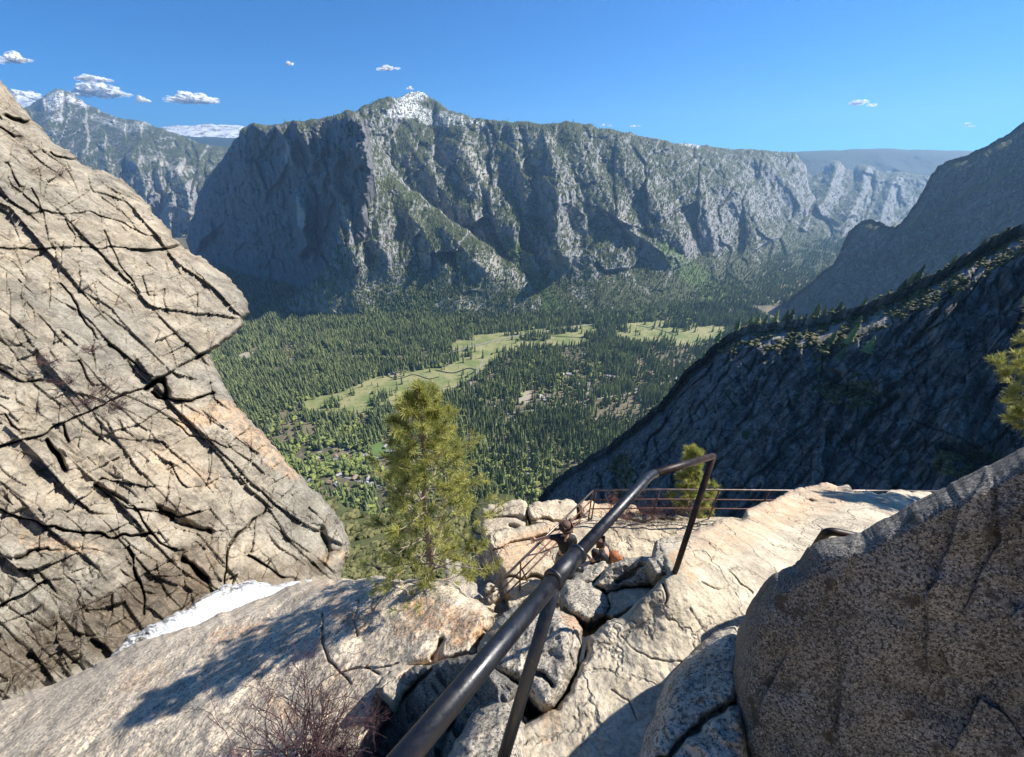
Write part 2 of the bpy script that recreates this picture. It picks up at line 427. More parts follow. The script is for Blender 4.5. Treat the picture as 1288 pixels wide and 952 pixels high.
def spines(x, y, lst):
    o = np.zeros_like(x)
    for pts, wl, wr, amp in lst:
        pts = sorted(pts, key=lambda p: p[1]); py = [p[1] for p in pts]; pxs = [p[0] for p in pts]
        xs = np.interp(y, py, pxs)+5*vn(P3(y/18., y*0+wl), 13); dx = x-xs
        wsc = 1+.35*vn(P3(y/25., x*0+wr), 23)
        k = np.where(dx < 0, 1+dx/(wl*wsc), 1-dx/(wr*wsc)); k = np.clip(k, 0, 1)
        fade = sstep(py[0]-18, py[0]+6, y)*(1-sstep(py[-1]-4, py[-1]+22, y))
        o = np.maximum(o, amp*k*fade)
    return o
def wall_relief(scale, lst=(), a1=1., seed=0):
    B1 = blocks(44, 78, .12, 110, 150, .03, -20, seed+70, warp=16, ws=60); B2 = blocks(17, 34, -.1, 42, 66, .04, -14, seed+71, warp=9, ws=30); B3 = blocks(7, 13, .1, 15, 26, .05, -4, seed+72, warp=4, ws=14)
    def f(x, y, p, d):
        w1 = fbm(p/(900*scale), 3, seed+5)*1.1
        q1 = np.stack([p[:, 0]/(170*scale)+w1, p[:, 1]/(900*scale), p[:, 2]/(700*scale)], 1)
        q2 = np.stack([p[:, 0]/(62*scale)+w1*2.2, p[:, 1]/(300*scale), p[:, 2]/(230*scale)], 1)
        q0 = np.stack([p[:, 0]/(420*scale)+w1*.8, p[:, 1]/(1500*scale), p[:, 2]/(1100*scale)], 1)
        r = ridged(q0, 2, seed+40)*34*scale+ridged(q1, 3, seed)*26*scale+ridged(q2, 4, seed+9)*18*scale+fbm(p/(40*scale), 5, seed+2, .65)*22*scale
        r += 13*scale*ridged(p/(16*scale), 2, seed+21)
        r = r+scale*(B1(x, y)+B2(x, y)+B3(x, y))
        calm = 1-.8*sstep(312, 362, y)
        r = r*calm
        return -a1*r-calm*spines(x, y, lst)*1.25 if len(lst) else -a1*r
    return f

D_main = rbfD([(440,140,3000),(470,128,3150),(525,118,3900),(600,148,3350),(700,155,3400),(760,158,3500),(830,172,3900),(900,185,4500),(1010,192,5600),
   (425,380,2450),(500,390,2300),(600,397,2230),(690,397,2210),(760,392,2230),(850,388,2270),(950,362,2700),(1050,330,3400),
   (650,300,2620),(560,270,2800),(500,215,2950),(750,330,2480),(680,330,2500),(820,330,2750),(880,320,3150),(950,310,3650),(1010,300,4300),(1055,305,4500),
   (680,200,2980),(640,230,2950),(740,280,2720),(850,305,2880),(780,220,3100),(920,240,3900),(1000,230,5000)], .002)
main_out = [(425,150),(440,141),(455,134),(470,128),(486,122),(497,124),(508,120),(520,116),(532,116),(546,125),(562,136),(575,142),(590,147),(610,150),(640,153),(680,156),(710,152),(740,155),(770,162),(800,170),(830,175),(860,180),(900,185),(940,188),(975,190),(1002,192),(1012,205),(1020,240),(1040,280),(1062,303),(1070,325),(1055,345),(1000,352),(950,368),(900,385),(850,398),(760,400),(690,404),(600,405),(500,400),(425,392)]
sp_main = [([(686,168),(694,200),(700,240),(706,322)], 30, 22, 150), ([(726,165),(752,225),(790,290),(838,322)], 26, 24, 110),
  ([(770,165),(800,215),(830,265),(862,305)], 30, 26, 120), ([(848,178),(872,225),(888,262),(900,300)], 30, 20, 110), ([(900,190),(925,235),(948,270),(965,300)], 34, 22, 130),
  ([(560,148),(584,190),(612,240),(650,286)], 30, 26, 110), ([(505,135),(520,180),(545,230),(590,275)], 24, 26, 90), ([(640,156),(652,200),(660,240),(668,290)], 16, 14, 80), ([(955,195),(985,230),(1010,262),(1035,296)], 24, 16, 120)]
sheet('hills', main_out, D_main, M_wall, step=1.4, edge=(9, 90), disp=wall_relief(1., sp_main, seed=3), thick=300, drop=500, ramp_amp=1.5,
  stains=[(0, [(640,308),(662,345),(695,392)], 13, 1.), (0, [(838,318),(870,345),(905,368)], 13, .9), (0, [(560,380),(600,395),(690,400),(850,395)], 12, .35),
    (2, [(506,125),(528,120)], 9, .9), (2, [(500,133),(540,138)], 5, .8), (2, [(570,150),(620,157)], 3, .7), (2, [(835,172),(880,180)], 5, .7), (2, [(486,140),(560,150)], 6, .8),
    (1, [(596,245),(606,218),(590,190)], 6, .8), (1, [(660,172),(690,178)], 7, .6), (1, [(775,262),(800,300)], 6, .5)])
tag(bpy.data.objects['hills'], kind='structure')

# headland on the left, its face turned away from the sun
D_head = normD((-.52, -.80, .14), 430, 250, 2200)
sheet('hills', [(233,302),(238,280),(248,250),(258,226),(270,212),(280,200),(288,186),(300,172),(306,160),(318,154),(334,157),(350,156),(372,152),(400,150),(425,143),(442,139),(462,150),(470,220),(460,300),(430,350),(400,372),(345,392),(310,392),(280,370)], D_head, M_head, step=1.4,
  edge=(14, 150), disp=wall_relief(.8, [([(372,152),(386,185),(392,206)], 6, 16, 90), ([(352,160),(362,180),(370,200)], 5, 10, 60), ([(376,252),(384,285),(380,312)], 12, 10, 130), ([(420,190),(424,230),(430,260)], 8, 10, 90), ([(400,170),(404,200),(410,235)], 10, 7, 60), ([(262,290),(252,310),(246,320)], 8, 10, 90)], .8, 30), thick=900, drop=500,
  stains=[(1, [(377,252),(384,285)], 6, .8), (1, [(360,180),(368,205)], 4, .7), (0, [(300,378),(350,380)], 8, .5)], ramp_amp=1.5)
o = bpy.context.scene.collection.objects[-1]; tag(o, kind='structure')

# wooded spur in front of the south wall
D_spur = rbfD([(440,155,2850),(470,200,2700),(500,240,2600),(550,270,2520),(600,300,2420),(650,335,2330),(683,375,2240),(430,260,2170),(425,310,2130),(400,350,2130),(340,385,2250),(450,395,2190),(550,402,2170),(620,402,2180),(480,320,2330),(560,340,2290),(430,200,2350)], .002)
sp_spur = [([(452,160),(468,230),(480,300),(500,370)], 30, 26, 90), ([(500,235),(530,290),(560,340),(585,390)], 26, 22, 80), ([(432,240),(440,300),(446,350),(450,390)], 14, 22, 90), ([(560,285),(600,330),(640,375)], 22, 20, 70), ([(400,345),(410,375)], 20, 20, 50)]
sheet('hills', [(418,170),(430,156),(446,148),(462,160),(478,185),(492,206),(510,232),(540,256),(566,276),(592,292),(622,314),(650,335),(668,354),(686,380),(676,400),(600,412),(500,412),(420,408),(360,404),(325,396),(340,384),(372,370),(398,350),(414,330),(424,304),(428,270),(424,230),(414,200)], D_spur, M_wall, step=1.3,
  edge=(16, 140), disp=wall_relief(.7, sp_spur, .85, 60), thick=300, drop=300, ramp_amp=2.,
  stains=[(0, [(470,392),(520,384),(580,392)], 12, .8), (1, [(600,325),(640,345),(665,362)], 9, .7), (1, [(560,385),(600,380)], 10, .5)])
o = col.objects[-1]; tag(o, kind='structure')

# peaks further down the valley
sheet('hills', [(1000,206),(1012,212),(1022,222),(1034,212),(1046,203),(1056,202),(1064,212),(1072,214),(1086,206),(1096,208),(1106,216),(1130,216),(1150,219),(1172,222),(1190,240),(1180,300),(1110,310),(1060,318),(1030,300),(1000,290)],
  rbfD([(1000,215,6400),(1050,205,6600),(1100,212,6700),(1170,225,6800),(1050,305,4700),(1110,300,5200),(1150,290,5600),(1000,290,4600)], .002), M_far, step=1.5, edge=(8, 300),
  disp=wall_relief(1.6, [([(1050,206),(1040,250),(1010,290)], 16, 18, 260), ([(1094,210),(1080,250),(1060,290)], 14, 18, 240), ([(1130,218),(1116,250),(1095,285)], 12, 16, 200)], .9, 80), thick=600, drop=400)
tag(col.objects[-1], kind='structure')
sheet('hills', [(880,188),(930,189),(980,191),(1040,189),(1100,187),(1150,188),(1200,189),(1260,193),(1300,198),(1300,300),(880,300)], rbfD([(880,190,9000),(1300,195,9000),(880,300,7000),(1300,300,7000),(1090,240,7800)], .01), M_wood, step=2.2, edge=(10, 500),
  disp=lambda x, y, p, d: -120*ridged(p/900., 4, 5)-30*fbm(p/200., 3, 6), thick=1000, drop=500, ramp_amp=.8, stains=[(2, [(1118,219),(1124,222)], 3, .5)])
tag(col.objects[-1], kind='structure')
# far left peak and cliff
D_l = rbfD([(20,140,6800),(75,112,7200),(150,145,6800),(235,170,6500),(300,192,6200),(100,195,5600),(200,200,5300),(260,210,5200),(20,200,5600),(100,290,4900),(200,295,4700),(270,300,4600),(20,290,4900)], .002)
sheet('hills', [(10,150),(28,136),(42,128),(56,121),(66,114),(75,111),(84,115),(96,122),(106,130),(124,137),(142,146),(165,150),(190,157),(210,164),(228,170),(246,178),(266,183),(300,186),(330,200),(330,330),(220,330),(10,310)], D_l, M_far, step=1.3, edge=(10, 250),
  disp=wall_relief(1.3, [([(75,112),(70,135),(52,160)], 20, 25, 160), ([(135,196),(140,230),(150,270)], 12, 10, 120), ([(170,198),(176,230),(186,270)], 9, 12, 120), ([(222,200),(236,240),(240,270)], 14, 10, 150), ([(198,200),(206,230),(212,260)], 8, 9, 90)], .9, 110), thick=800, drop=500,
  stains=[(2, [(62,128),(75,122)], 9, .9), (2, [(90,122),(108,134)], 5, .8), (2, [(60,146),(70,150)], 5, .6), (2, [(120,150),(180,160)], 6, .35), (1, [(180,200),(240,215)], 5, .6)])
tag(col.objects[-1], kind='structure')
sheet('hills', [(-20,150),(5,122),(22,118),(36,124),(50,130),(60,150)], rbfD([(0,125,12500),(50,130,12500),(20,150,12000)], .01), M_snowy, step=2, edge=(5, 300), disp=lambda x, y, p, d: -150*ridged(p/900., 4, 8), thick=800, drop=600)
tag(col.objects[-1], kind='structure')
sheet('hills', [(185,166),(205,159),(222,157),(240,158),(256,156),(276,157),(296,157),(312,161),(330,170),(330,176),(185,178)], rbfD([(200,160,13500),(320,165,13500),(250,176,12500)], .01), M_snowy, step=1.5, edge=(5, 400), disp=lambda x, y, p, d: -160*ridged(p/900., 4, 9), thick=800, drop=600, ramp_amp=.8)
tag(col.objects[-1], kind='structure')
sheet('hills', [(190,172),(230,170),(262,172),(300,174),(330,176),(330,200),(190,200)], rbfD([(200,174,11000),(320,176,11000),(250,196,10000)], .01), M_wood, step=1.6, edge=(5, 300), disp=lambda x, y, p, d: -100*ridged(p/700., 4, 19), thick=800, drop=600, ramp_amp=.8)
tag(col.objects[-1], kind='structure')

# right-hand walls: steep granite facing left, shaded
dirA = np.array([.55, .45, -.70])   # down-dip streak direction on the faces
def slab_relief(sc_, seed, a=1.):
    J1 = joints(110, 34, 2.35, .4, .45, .8, 1.6, .3, seed+50, warp=20, ws=60, miss=.6); J2 = joints(34, 13, 2.2, .4, .2, .5, 1.2, .2, seed+51, warp=8, ws=30, miss=.6)
    def f(x, y, p, d):
        u = (x*.62-y*.78); v = (x*.78+y*.62)      # streaks run down to the left on the face
        q = np.stack([v/34.+.5*fbm(P3(x/60., y/60.), 2, seed), u/230., 0*u], 1)
        q2 = np.stack([v/11., u/90., 0*u], 1)
        return -a*sc_*(-J1(x, y)-J2(x, y)+ridged(q, 3, seed)*.6+.34*ridged(q2, 3, seed+4)+.8*fbm(P3(x/70., y/70.), 4, seed+7)+.18*fbm(P3(x/6., y/6.), 3, seed+8, .6))
    return f
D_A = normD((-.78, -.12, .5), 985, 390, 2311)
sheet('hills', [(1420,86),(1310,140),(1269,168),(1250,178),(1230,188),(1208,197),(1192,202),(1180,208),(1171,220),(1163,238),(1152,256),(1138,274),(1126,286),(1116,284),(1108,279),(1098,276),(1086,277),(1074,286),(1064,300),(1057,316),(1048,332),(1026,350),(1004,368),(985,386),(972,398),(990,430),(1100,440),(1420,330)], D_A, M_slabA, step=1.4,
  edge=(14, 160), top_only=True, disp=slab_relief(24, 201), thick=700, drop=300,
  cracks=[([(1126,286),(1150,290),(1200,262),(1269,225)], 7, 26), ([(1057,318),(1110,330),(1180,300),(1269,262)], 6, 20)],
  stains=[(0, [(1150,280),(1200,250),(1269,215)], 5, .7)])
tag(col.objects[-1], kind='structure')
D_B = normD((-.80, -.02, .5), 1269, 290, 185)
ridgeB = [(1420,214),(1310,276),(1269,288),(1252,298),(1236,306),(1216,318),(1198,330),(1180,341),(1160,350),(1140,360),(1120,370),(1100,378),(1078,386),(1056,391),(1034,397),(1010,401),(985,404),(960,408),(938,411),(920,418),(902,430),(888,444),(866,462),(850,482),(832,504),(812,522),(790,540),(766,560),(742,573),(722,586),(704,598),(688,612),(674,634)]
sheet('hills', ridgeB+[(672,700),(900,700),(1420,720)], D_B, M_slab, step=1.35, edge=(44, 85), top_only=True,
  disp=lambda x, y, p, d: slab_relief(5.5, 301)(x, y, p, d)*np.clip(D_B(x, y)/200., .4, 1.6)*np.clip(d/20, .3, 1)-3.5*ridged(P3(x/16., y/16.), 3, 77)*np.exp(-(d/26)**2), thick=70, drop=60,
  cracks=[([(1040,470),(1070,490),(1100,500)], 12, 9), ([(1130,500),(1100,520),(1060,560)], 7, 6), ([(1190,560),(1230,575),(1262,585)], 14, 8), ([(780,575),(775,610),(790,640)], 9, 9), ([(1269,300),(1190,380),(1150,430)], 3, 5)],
  stains=[(1, [(1290,288),(1236,316),(1180,352),(1120,384),(1060,402),(1000,414),(935,422)], 19, .6), (0, [(1269,300),(1200,342),(1120,382),(1020,412),(940,420)], 9, .35), (1, [(1000,420),(1012,440)], 8, .5)])  # pale crest strip: tan soil, with the sunlit look also put into its colour
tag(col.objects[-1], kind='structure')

# ================================================================== valley floor
def gz(x, y):
    near = np.clip((900-y)/500., 0, 1)
    return FLOOR+45*near**1.6+2.5*fbm(P3(x/160., y/160.), 3, 4)
def ax(lo, a, b, hi, n1, nm, n2):
    l = a-(a-lo)*np.linspace(1, 0, n1, endpoint=False)**2; r = b+(hi-b)*np.linspace(0, 1, n2+1)[1:]**2
    return np.concatenate([l, np.linspace(a, b, nm), r])
gx = ax(-15000, -1300, 1500, 15000, 40, 330, 40); gy = ax(-400, 400, 3300, 15500, 10, 300, 40)
GX, GY = np.meshgrid(gx, gy); gp = np.stack([GX.ravel(), GY.ravel(), gz(GX.ravel(), GY.ravel())], 1)
qx, qy, qz = project(gp); ok = qz > 10; qx = np.where(ok, qx, -999); qy = np.where(ok, qy, -999)
# meadow outlines, as traced on the valley floor
def ground_poly(pp): return [tuple(P(a, b, Dz(b, FLOOR))[:2]) for a, b in pp]
MEADOWS = [ground_poly(q) for q in ([(378,506),(398,498),(420,495),(450,484),(475,474),(500,469),(530,464),(560,462),(578,452),(566,437),(575,428),(600,421),(640,417),(690,412),(745,407),(752,414),(740,432),(705,436),(665,439),(640,446),(618,457),(610,466),(596,476),(576,486),(562,498),(540,501),(510,514),(470,518),(430,520),(396,524)],
   [(770,412),(800,405),(850,402),(895,406),(915,412),(902,429),(870,438),(835,431),(800,434),(775,430)],
   [(398,440),(410,436),(418,446),(406,452)], [(386,472),(402,464),(412,470),(398,482)])]
LAWN = ground_poly([(466,560),(480,553),(496,557),(500,568),(488,576),(470,574)])
SANDS = [ground_poly(q) for q in ([(294,447),(310,443),(330,442),(333,446),(315,450),(297,451)], [(770,378),(785,376),(790,392),(778,396)], [(500,628),(530,616),(550,622),(520,634)], [(650,505),(662,490),(672,495),(664,512)], [(795,372),(850,345),(900,345),(880,360),(820,376)])]
def in_any(polys, x, y):
    r = np.zeros(x.shape, bool)
    for p_ in polys: r |= inside(p_, x, y)
    return r
wx = gp[:, 0]+9*vn(P3(gp[:, 0]/25., gp[:, 1]/25.), 61); wy = gp[:, 1]+9*vn(P3(gp[:, 0]/25.+7, gp[:, 1]/25.), 62)
st = np.zeros((len(gp), 3)); st[:, 0] = in_any(MEADOWS, wx, wy); st[:, 1] = in_any(SANDS, wx, wy); st[:, 2] = inside(LAWN, wx, wy)
t = NT('valley ground'); (a, ac) = t.attr('stain')
c = t.mix(t.ramp(t.noise(.012, 5, .7), .4, .6), (.07, .07, .04), (.17, .14, .09))
c = t.mix(t.ramp(t.noise(.03, 6, .75), .57, .66), c, (.30, .26, .18))
mead = t.mix(t.ramp(t.noise(.012, 6, .7), .38, .62), (.15, .18, .06), (.27, .255, .12)); mead = t.mix(t.ramp(t.noise(.05, 5, .7), .56, .64, 0, .7), mead, (.07, .09, .03))
c = t.mix(a[0], c, mead); c = t.mix(a[1], c, (.32, .28, .21)); c = t.mix(a[2], c, (.11, .17, .05)); t.color(c)
nY, nX = GX.shape; I = np.arange(nY*nX).reshape(nY, nX)
gq = np.stack([I[:-1, :-1].ravel(), I[:-1, 1:].ravel(), I[1:, 1:].ravel(), I[1:, :-1].ravel()], 1)
tag(mesh_obj('ground', gp, gq, t.m, attrs={'stain': st}, origin=(0, 0, FLOOR)), kind='structure')

M_road = plain('valley asphalt', (.20, .19, .17), noise=(.05, (.28, .26, .22)))
M_river = plain('river water', (.03, .035, .02), rough=.25)
def strip(name, pts, wd, z, mat):
    g = [P(a, b, Dz(b, FLOOR)) for a, b in pts]; g2 = []
    for i in range(len(g)-1):
        for k in range(6): g2.append(g[i]*(1-k/6)+g[i+1]*k/6)
    g2.append(g[-1]); g2 = np.array(g2)
    for _ in range(4): g2[1:-1] = (g2[:-2]+g2[1:-1]*2+g2[2:])/4
    t_ = np.gradient(g2, axis=0); t_ /= np.linalg.norm(t_, axis=1)[:, None]; nn = np.stack([-t_[:, 1], t_[:, 0], 0*t_[:, 0]], 1)*wd/2
    v = np.concatenate([g2-nn, g2+nn]); v[:, 2] = gz(v[:, 0], v[:, 1])+z; n = len(g2)
    f = np.stack([np.arange(n-1), np.arange(1, n), n+np.arange(1, n), n+np.arange(n-1)], 1)
    return tag(mesh_obj(name, v, f, mat), kind='structure')
ROADS = [([(300,452),(380,452),(440,447),(500,449),(560,446),(600,434),(650,422),(700,414),(760,406),(820,398)], 10), ([(608,452),(600,470),(590,478),(600,500),(640,520),(660,545),(668,570),(664,600)], 7),
  ([(640,520),(700,512),(760,500),(820,490),(870,470)], 7), ([(745,470),(738,500),(735,520)], 6), ([(590,545),(620,560),(668,565)], 6), ([(430,600),(470,612),(520,622),(560,620)], 8), ([(400,560),(440,566),(490,580),(520,600)], 6)]
for r_, w_ in ROADS: strip('road', r_, w_, 1.2, M_road)
for r_, w_ in [([(548,466),(570,470),(590,462),(600,466),(585,474)], 9), ([(480,470),(500,478),(520,470),(540,478),(552,474)], 6), ([(640,424),(660,420),(700,423),(735,425)], 7), ([(800,409),(830,414),(846,421)], 6), ([(455,520),(480,510),(500,512),(520,500),(560,497)], 8)]:
    strip('river', r_, w_, .8, M_river)

# ------------------------------------------------------------------ forests
def cones(pos, h, r, tint, tiers=3, sides=7, seed=0, lo=.08):
    """jagged tiered conifers, all in one mesh"""
    R = np.random.default_rng(seed); n = len(pos); vs_ = []; fs = []; base = 0; tn = []
    per = sides+1
    for k in range(tiers):
        z0 = lo+(1-lo)*(k/tiers)*.92; z1 = min(1., z0+(1-lo)/tiers*1.55) if k < tiers-1 else 1.
        rr = (1-z0*.93)
        ang = np.linspace(0, 2*np.pi, sides, endpoint=False)[None]+R.random((n, 1))*6.28
        rad = (r*rr)[:, None]*(.62+.55*R.random((n, sides)))
        zz = z0*h[:, None]+h[:, None]*.05*(R.random((n, sides))-.5)
        ring = np.stack([pos[:, None, 0]+rad*np.cos(ang), pos[:, None, 1]+rad*np.sin(ang), pos[:, None, 2]+zz], -1)
        apex = np.stack([pos[:, 0], pos[:, 1], pos[:, 2]+z1*h], -1)[:, None]
        v = np.concatenate([ring, apex], 1).reshape(-1, 3)
        b = base+np.arange(n)[:, None]*per; i = np.arange(sides)[None]
        f = np.stack([b+i, b+(i+1) % sides, np.broadcast_to(b+sides, (n, sides))], -1).reshape(-1, 3)
        vs_.append(v); fs.append(f); base += n*per; tn.append(np.repeat(tint, per))
    return np.concatenate(vs_), np.concatenate(fs), np.concatenate(tn)
ICO = None
def blobs(pos, h, r, tint, seed=0):
    """rounded uneven crowns"""
    R = np.random.default_rng(seed); n = len(pos)
    u = (1+5**.5)/2; b = np.array([(-1,u,0),(1,u,0),(-1,-u,0),(1,-u,0),(0,-1,u),(0,1,u),(0,-1,-u),(0,1,-u),(u,0,-1),(u,0,1),(-u,0,-1),(-u,0,1)], float); b /= np.linalg.norm(b[0])
    f = np.array([(0,11,5),(0,5,1),(0,1,7),(0,7,10),(0,10,11),(1,5,9),(5,11,4),(11,10,2),(10,7,6),(7,1,8),(3,9,4),(3,4,2),(3,2,6),(3,6,8),(3,8,9),(4,9,5),(2,4,11),(6,2,10),(8,6,7),(9,8,1)])
    V_ = []; F_ = []; T_ = []; base = 0
    for k in range(3):
        off = (R.random((n, 3))-.5)*np.array([1.1, 1.1, .5]); s = .55+.35*R.random((n, 1, 1))
        bb = b[None]*(.75+.5*R.random((n, 12, 1)))*s
        v = pos[:, None]+np.stack([(bb[..., 0]+off[:, None, 0])*r[:, None], (bb[..., 1]+off[:, None, 1])*r[:, None], h[:, None]*.55+(bb[..., 2]+off[:, None, 2])*h[:, None]*.45], -1)
        V_.append(v.reshape(-1, 3)); F_.append((f[None]+base+np.arange(n)[:, None, None]*12).reshape(-1, 3)); base += n*12; T_.append(np.repeat(np.clip(tint+.2*(R.random(n)-.5), 0, 1), 12))
    return np.concatenate(V_), np.concatenate(F_), np.concatenate(T_)
M_con = leafmat('conifer needles', (.09, .12, .06), (.30, .34, .14), trans=.25)
M_brd = leafmat('broadleaf leaves', (.13, .17, .05), (.32, .36, .10), trans=.3)
M_bark = plain('bark', (.07, .045, .03), noise=(3, (.14, .1, .07)))
def forest(name, gen, mat, *a, **k):
    v, f, tn = gen(*a, **k); o = mesh_obj(name, v, f, mat, smooth=False, attrs={'tint': np.repeat(tn[:, None], 3, 1)}); return tag(o, kind='stuff')
# valley trees
X_ = np.concatenate([rng.uniform(-1500, 1500, 135000), rng.uniform(-2400, 4200, 110000)]); Y_ = np.concatenate([rng.uniform(430, 2300, 135000), rng.uniform(2300, 5200, 110000)]); N = len(X_)
px_, py_, D_ = project(np.stack([X_, Y_, np.full(N, FLOOR)], 1))
keep = (px_ > 180) & (px_ < 1080) & (D_ > 600) & (py_ > 300)
keep &= rng.random(N) < np.clip((2300/D_)**1.0, 0, 1)
X_, Y_, px_, py_, D_ = [q[keep] for q in (X_, Y_, px_, py_, D_)]
mx = X_+8*vn(P3(X_/25., Y_/25.), 61); my = Y_+8*vn(P3(X_/25.+7, Y_/25.), 62)
meadow = in_any(MEADOWS, mx, my); open_ = in_any(SANDS, mx, my) | inside(LAWN, mx, my)
for r_, w_ in ROADS:
    g = np.array([P(a_, b_, Dz(b_, FLOOR))[:2] for a_, b_ in r_]); dd, _, _ = segdist(g, X_, Y_); open_ |= dd < w_*.9
dens = fbm(P3(X_/170., Y_/170.), 4, 44); dens2 = fbm(P3(X_/60., Y_/60.), 3, 45)
village = np.exp(-((px_-430)/110)**2-((py_-580)/55)**2)+.8*np.exp(-((px_-650)/200)**2-((py_-478)/30)**2)*(px_ > 600)+.9*np.exp(-((px_-700)/60)**2-((py_-500)/30)**2)+.8*np.exp(-((px_-780)/70)**2-((py_-520)/45)**2)
keep = ~open_ & ~(meadow & (rng.random(len(X_)) > .010+.6*sstep(.16, .34, fbm(P3(X_/90., Y_/90.), 3, 97)))) & (rng.random(len(X_)) < np.clip(.78+dens*.9+dens2*1.1-.25*village, .12, 1))
X_, Y_, px_, py_, D_, village, dens2, meadow = [q[keep] for q in (X_, Y_, px_, py_, D_, village, dens2, meadow)]
brd = rng.random(len(X_)) < np.clip(.05+.62*np.exp(-((px_-400)/110)**2-((py_-575)/65)**2)+.25*np.exp(-((px_-700)/70)**2-((py_-470)/40)**2)+.5*sstep(560, 620, py_)*(px_ > 560)*0+.35*(Y_ < 900)+.5*np.exp(-((px_-560)/60)**2-((py_-390)/14)**2)+.6*np.exp(-((px_-820)/80)**2-((py_-398)/5)**2), 0, .85)
pos = np.stack([X_, Y_, gz(X_, Y_)-1], 1); hc = (14+32*rng.random(len(X_))**.8)*(1+.2*dens2); hb = rng.uniform(9, 19, len(X_))
score = D_  # nearest first
def visible(px, py): return inside([(268,440),(320,380),(600,390),(900,400),(935,414),(900,430),(850,480),(765,558),(690,610),(660,625),(610,618),(590,560),(565,510),(480,520),(470,640),(430,650),(425,630),(380,598),(340,556),(290,500)], px, py)
vis = visible(px_, py_)
def individuals(name, maskk, h, kind, label, cat, group, num=300):
    ids = np.nonzero(maskk & vis)[0]; ids = ids[np.argsort(D_[ids]/h[ids])][:num]
    protos = []
    for k in range(6):
        one = np.zeros((1, 3)); tn = np.array([.15+.14*k])
        if kind == 'c': v, f, q = cones(one, np.array([1.]), np.array([.15+.012*k]), tn, tiers=5, sides=9, seed=900+k, lo=.1)
        else: v, f, q = blobs(one, np.array([1.]), np.array([.5]), tn, seed=950+k)
        o = mesh_obj('crown', v, f, M_con if kind == 'c' else M_brd, smooth=False, origin=(0, 0, 0), attrs={'tint': np.repeat(q[:, None], 3, 1)})
        tr = MB(); tr.tube([(0, 0, -.02), (0, 0, .5)], [.014, .008], 5); tk = tr.build('trunk', M_bark, origin=(0, 0, 0))
        protos.append((o.data, tk.data)); bpy.data.objects.remove(o); bpy.data.objects.remove(tk)
    for j, i in enumerate(ids):
        cm, tm = protos[j % 6]
        root = bpy.data.objects.new(name, None); root.location = pos[i]; root.scale = (h[i],)*3; root.rotation_euler.z = rng.uniform(0, 6.28); col.objects.link(root)
        tag(root, label, cat, group)
        for nm, me in (('crown', cm), ('trunk', tm)):
            c_ = bpy.data.objects.new(nm, me); col.objects.link(c_); c_.parent = root
    m = np.zeros(len(h), bool); m[ids] = True; return m
i1 = individuals('conifer_tree', ~brd, hc, 'c', 'tall dark conifer on the near side of the valley floor forest', 'conifer tree', 'conifers standing on the near valley floor')
i2 = individuals('broadleaf_tree', brd, hb, 'b', 'bright green broadleaf tree among the conifers near the valley village', 'broadleaf tree', 'broadleaf trees on the near valley floor')
m = ~brd & ~i1 & (D_ < 2000); forest('forest', cones, M_con, pos[m], hc[m], hc[m]*rng.uniform(.13, .19, m.sum()), np.clip(.5+dens2[m]*.5+rng.uniform(-.4, .4, m.sum()), 0, 1), tiers=4, sides=7, seed=1)
m = ~brd & ~i1 & (D_ >= 2000); forest('forest', cones, M_con, pos[m], hc[m], hc[m]*rng.uniform(.15, .22, m.sum()), np.clip(.5+dens2[m]*.5+rng.uniform(-.4, .4, m.sum()), 0, 1), tiers=2, sides=6, seed=2)
m = brd & ~i2; forest('broadleaf_wood', blobs, M_brd, pos[m], hb[m], hb[m]*.5, np.clip(.4+rng.uniform(-.4, .6, m.sum()), 0, 1), seed=3)
print('valley trees', len(X_))
# trees on the mountain walls and rims  (0 main, 1 headland, 2 spur, 3 peaks, 5 far left, 9 right wall, 10 near right wall)
def plant(S, n, thr, hh, seed, rim=0, shrub=0., mask=None, tiers=2, nz=.5):
    R = np.random.default_rng(seed); p = S['P']; c = np.nonzero(S['core'])[0]
    nn = sstep(318, 372, S['y'])*.95*(S['x'] < 990)+.25*(np.hypot((S['x']-470)/60, (S['y']-200)/70) < 1)+S['N'][:, 2]+nz*fbm(p/260., 4, seed)+.35*fbm(p/70., 3, seed+1)
    w_ = (nn > thr).astype(float)
    if mask is not None: w_ *= mask(S)
    if rim: w_ = np.maximum(w_, ((S['d'] < rim) & (nn > -.6) & (S['y'] < 230)).astype(float)*.9)
    ids = c[R.random(len(c)) < w_[c]*n]
    if len(ids) == 0: return None
    q = p[ids]+R.normal(0, 4, (len(ids), 3))*np.array([1, 1, 0])*hh/26
    h = R.uniform(.45, 1.15, len(ids))*hh
    q[:, 2] -= h*.06
    return q, h, R
for i, n, thr, hh, rim in ((0, .42, .26, 25, 13), (1, .12, .42, 22, 6), (2, .50, .16, 22, 5), (3, .25, .45, 34, 3), (5, .3, .46, 28, 3), (9, .12, .40, 13, 0)):
    r_ = plant(SL[i], n, thr, hh, 400+i, rim=rim)
    if r_ is None: continue
    q, h, R = r_; print('wall trees', i, len(q))
    forest('forest', cones, M_con, q, h, h*R.uniform(.15, .24, len(h)), R.uniform(0, 1, len(h)), tiers=2, sides=5, seed=500+i)

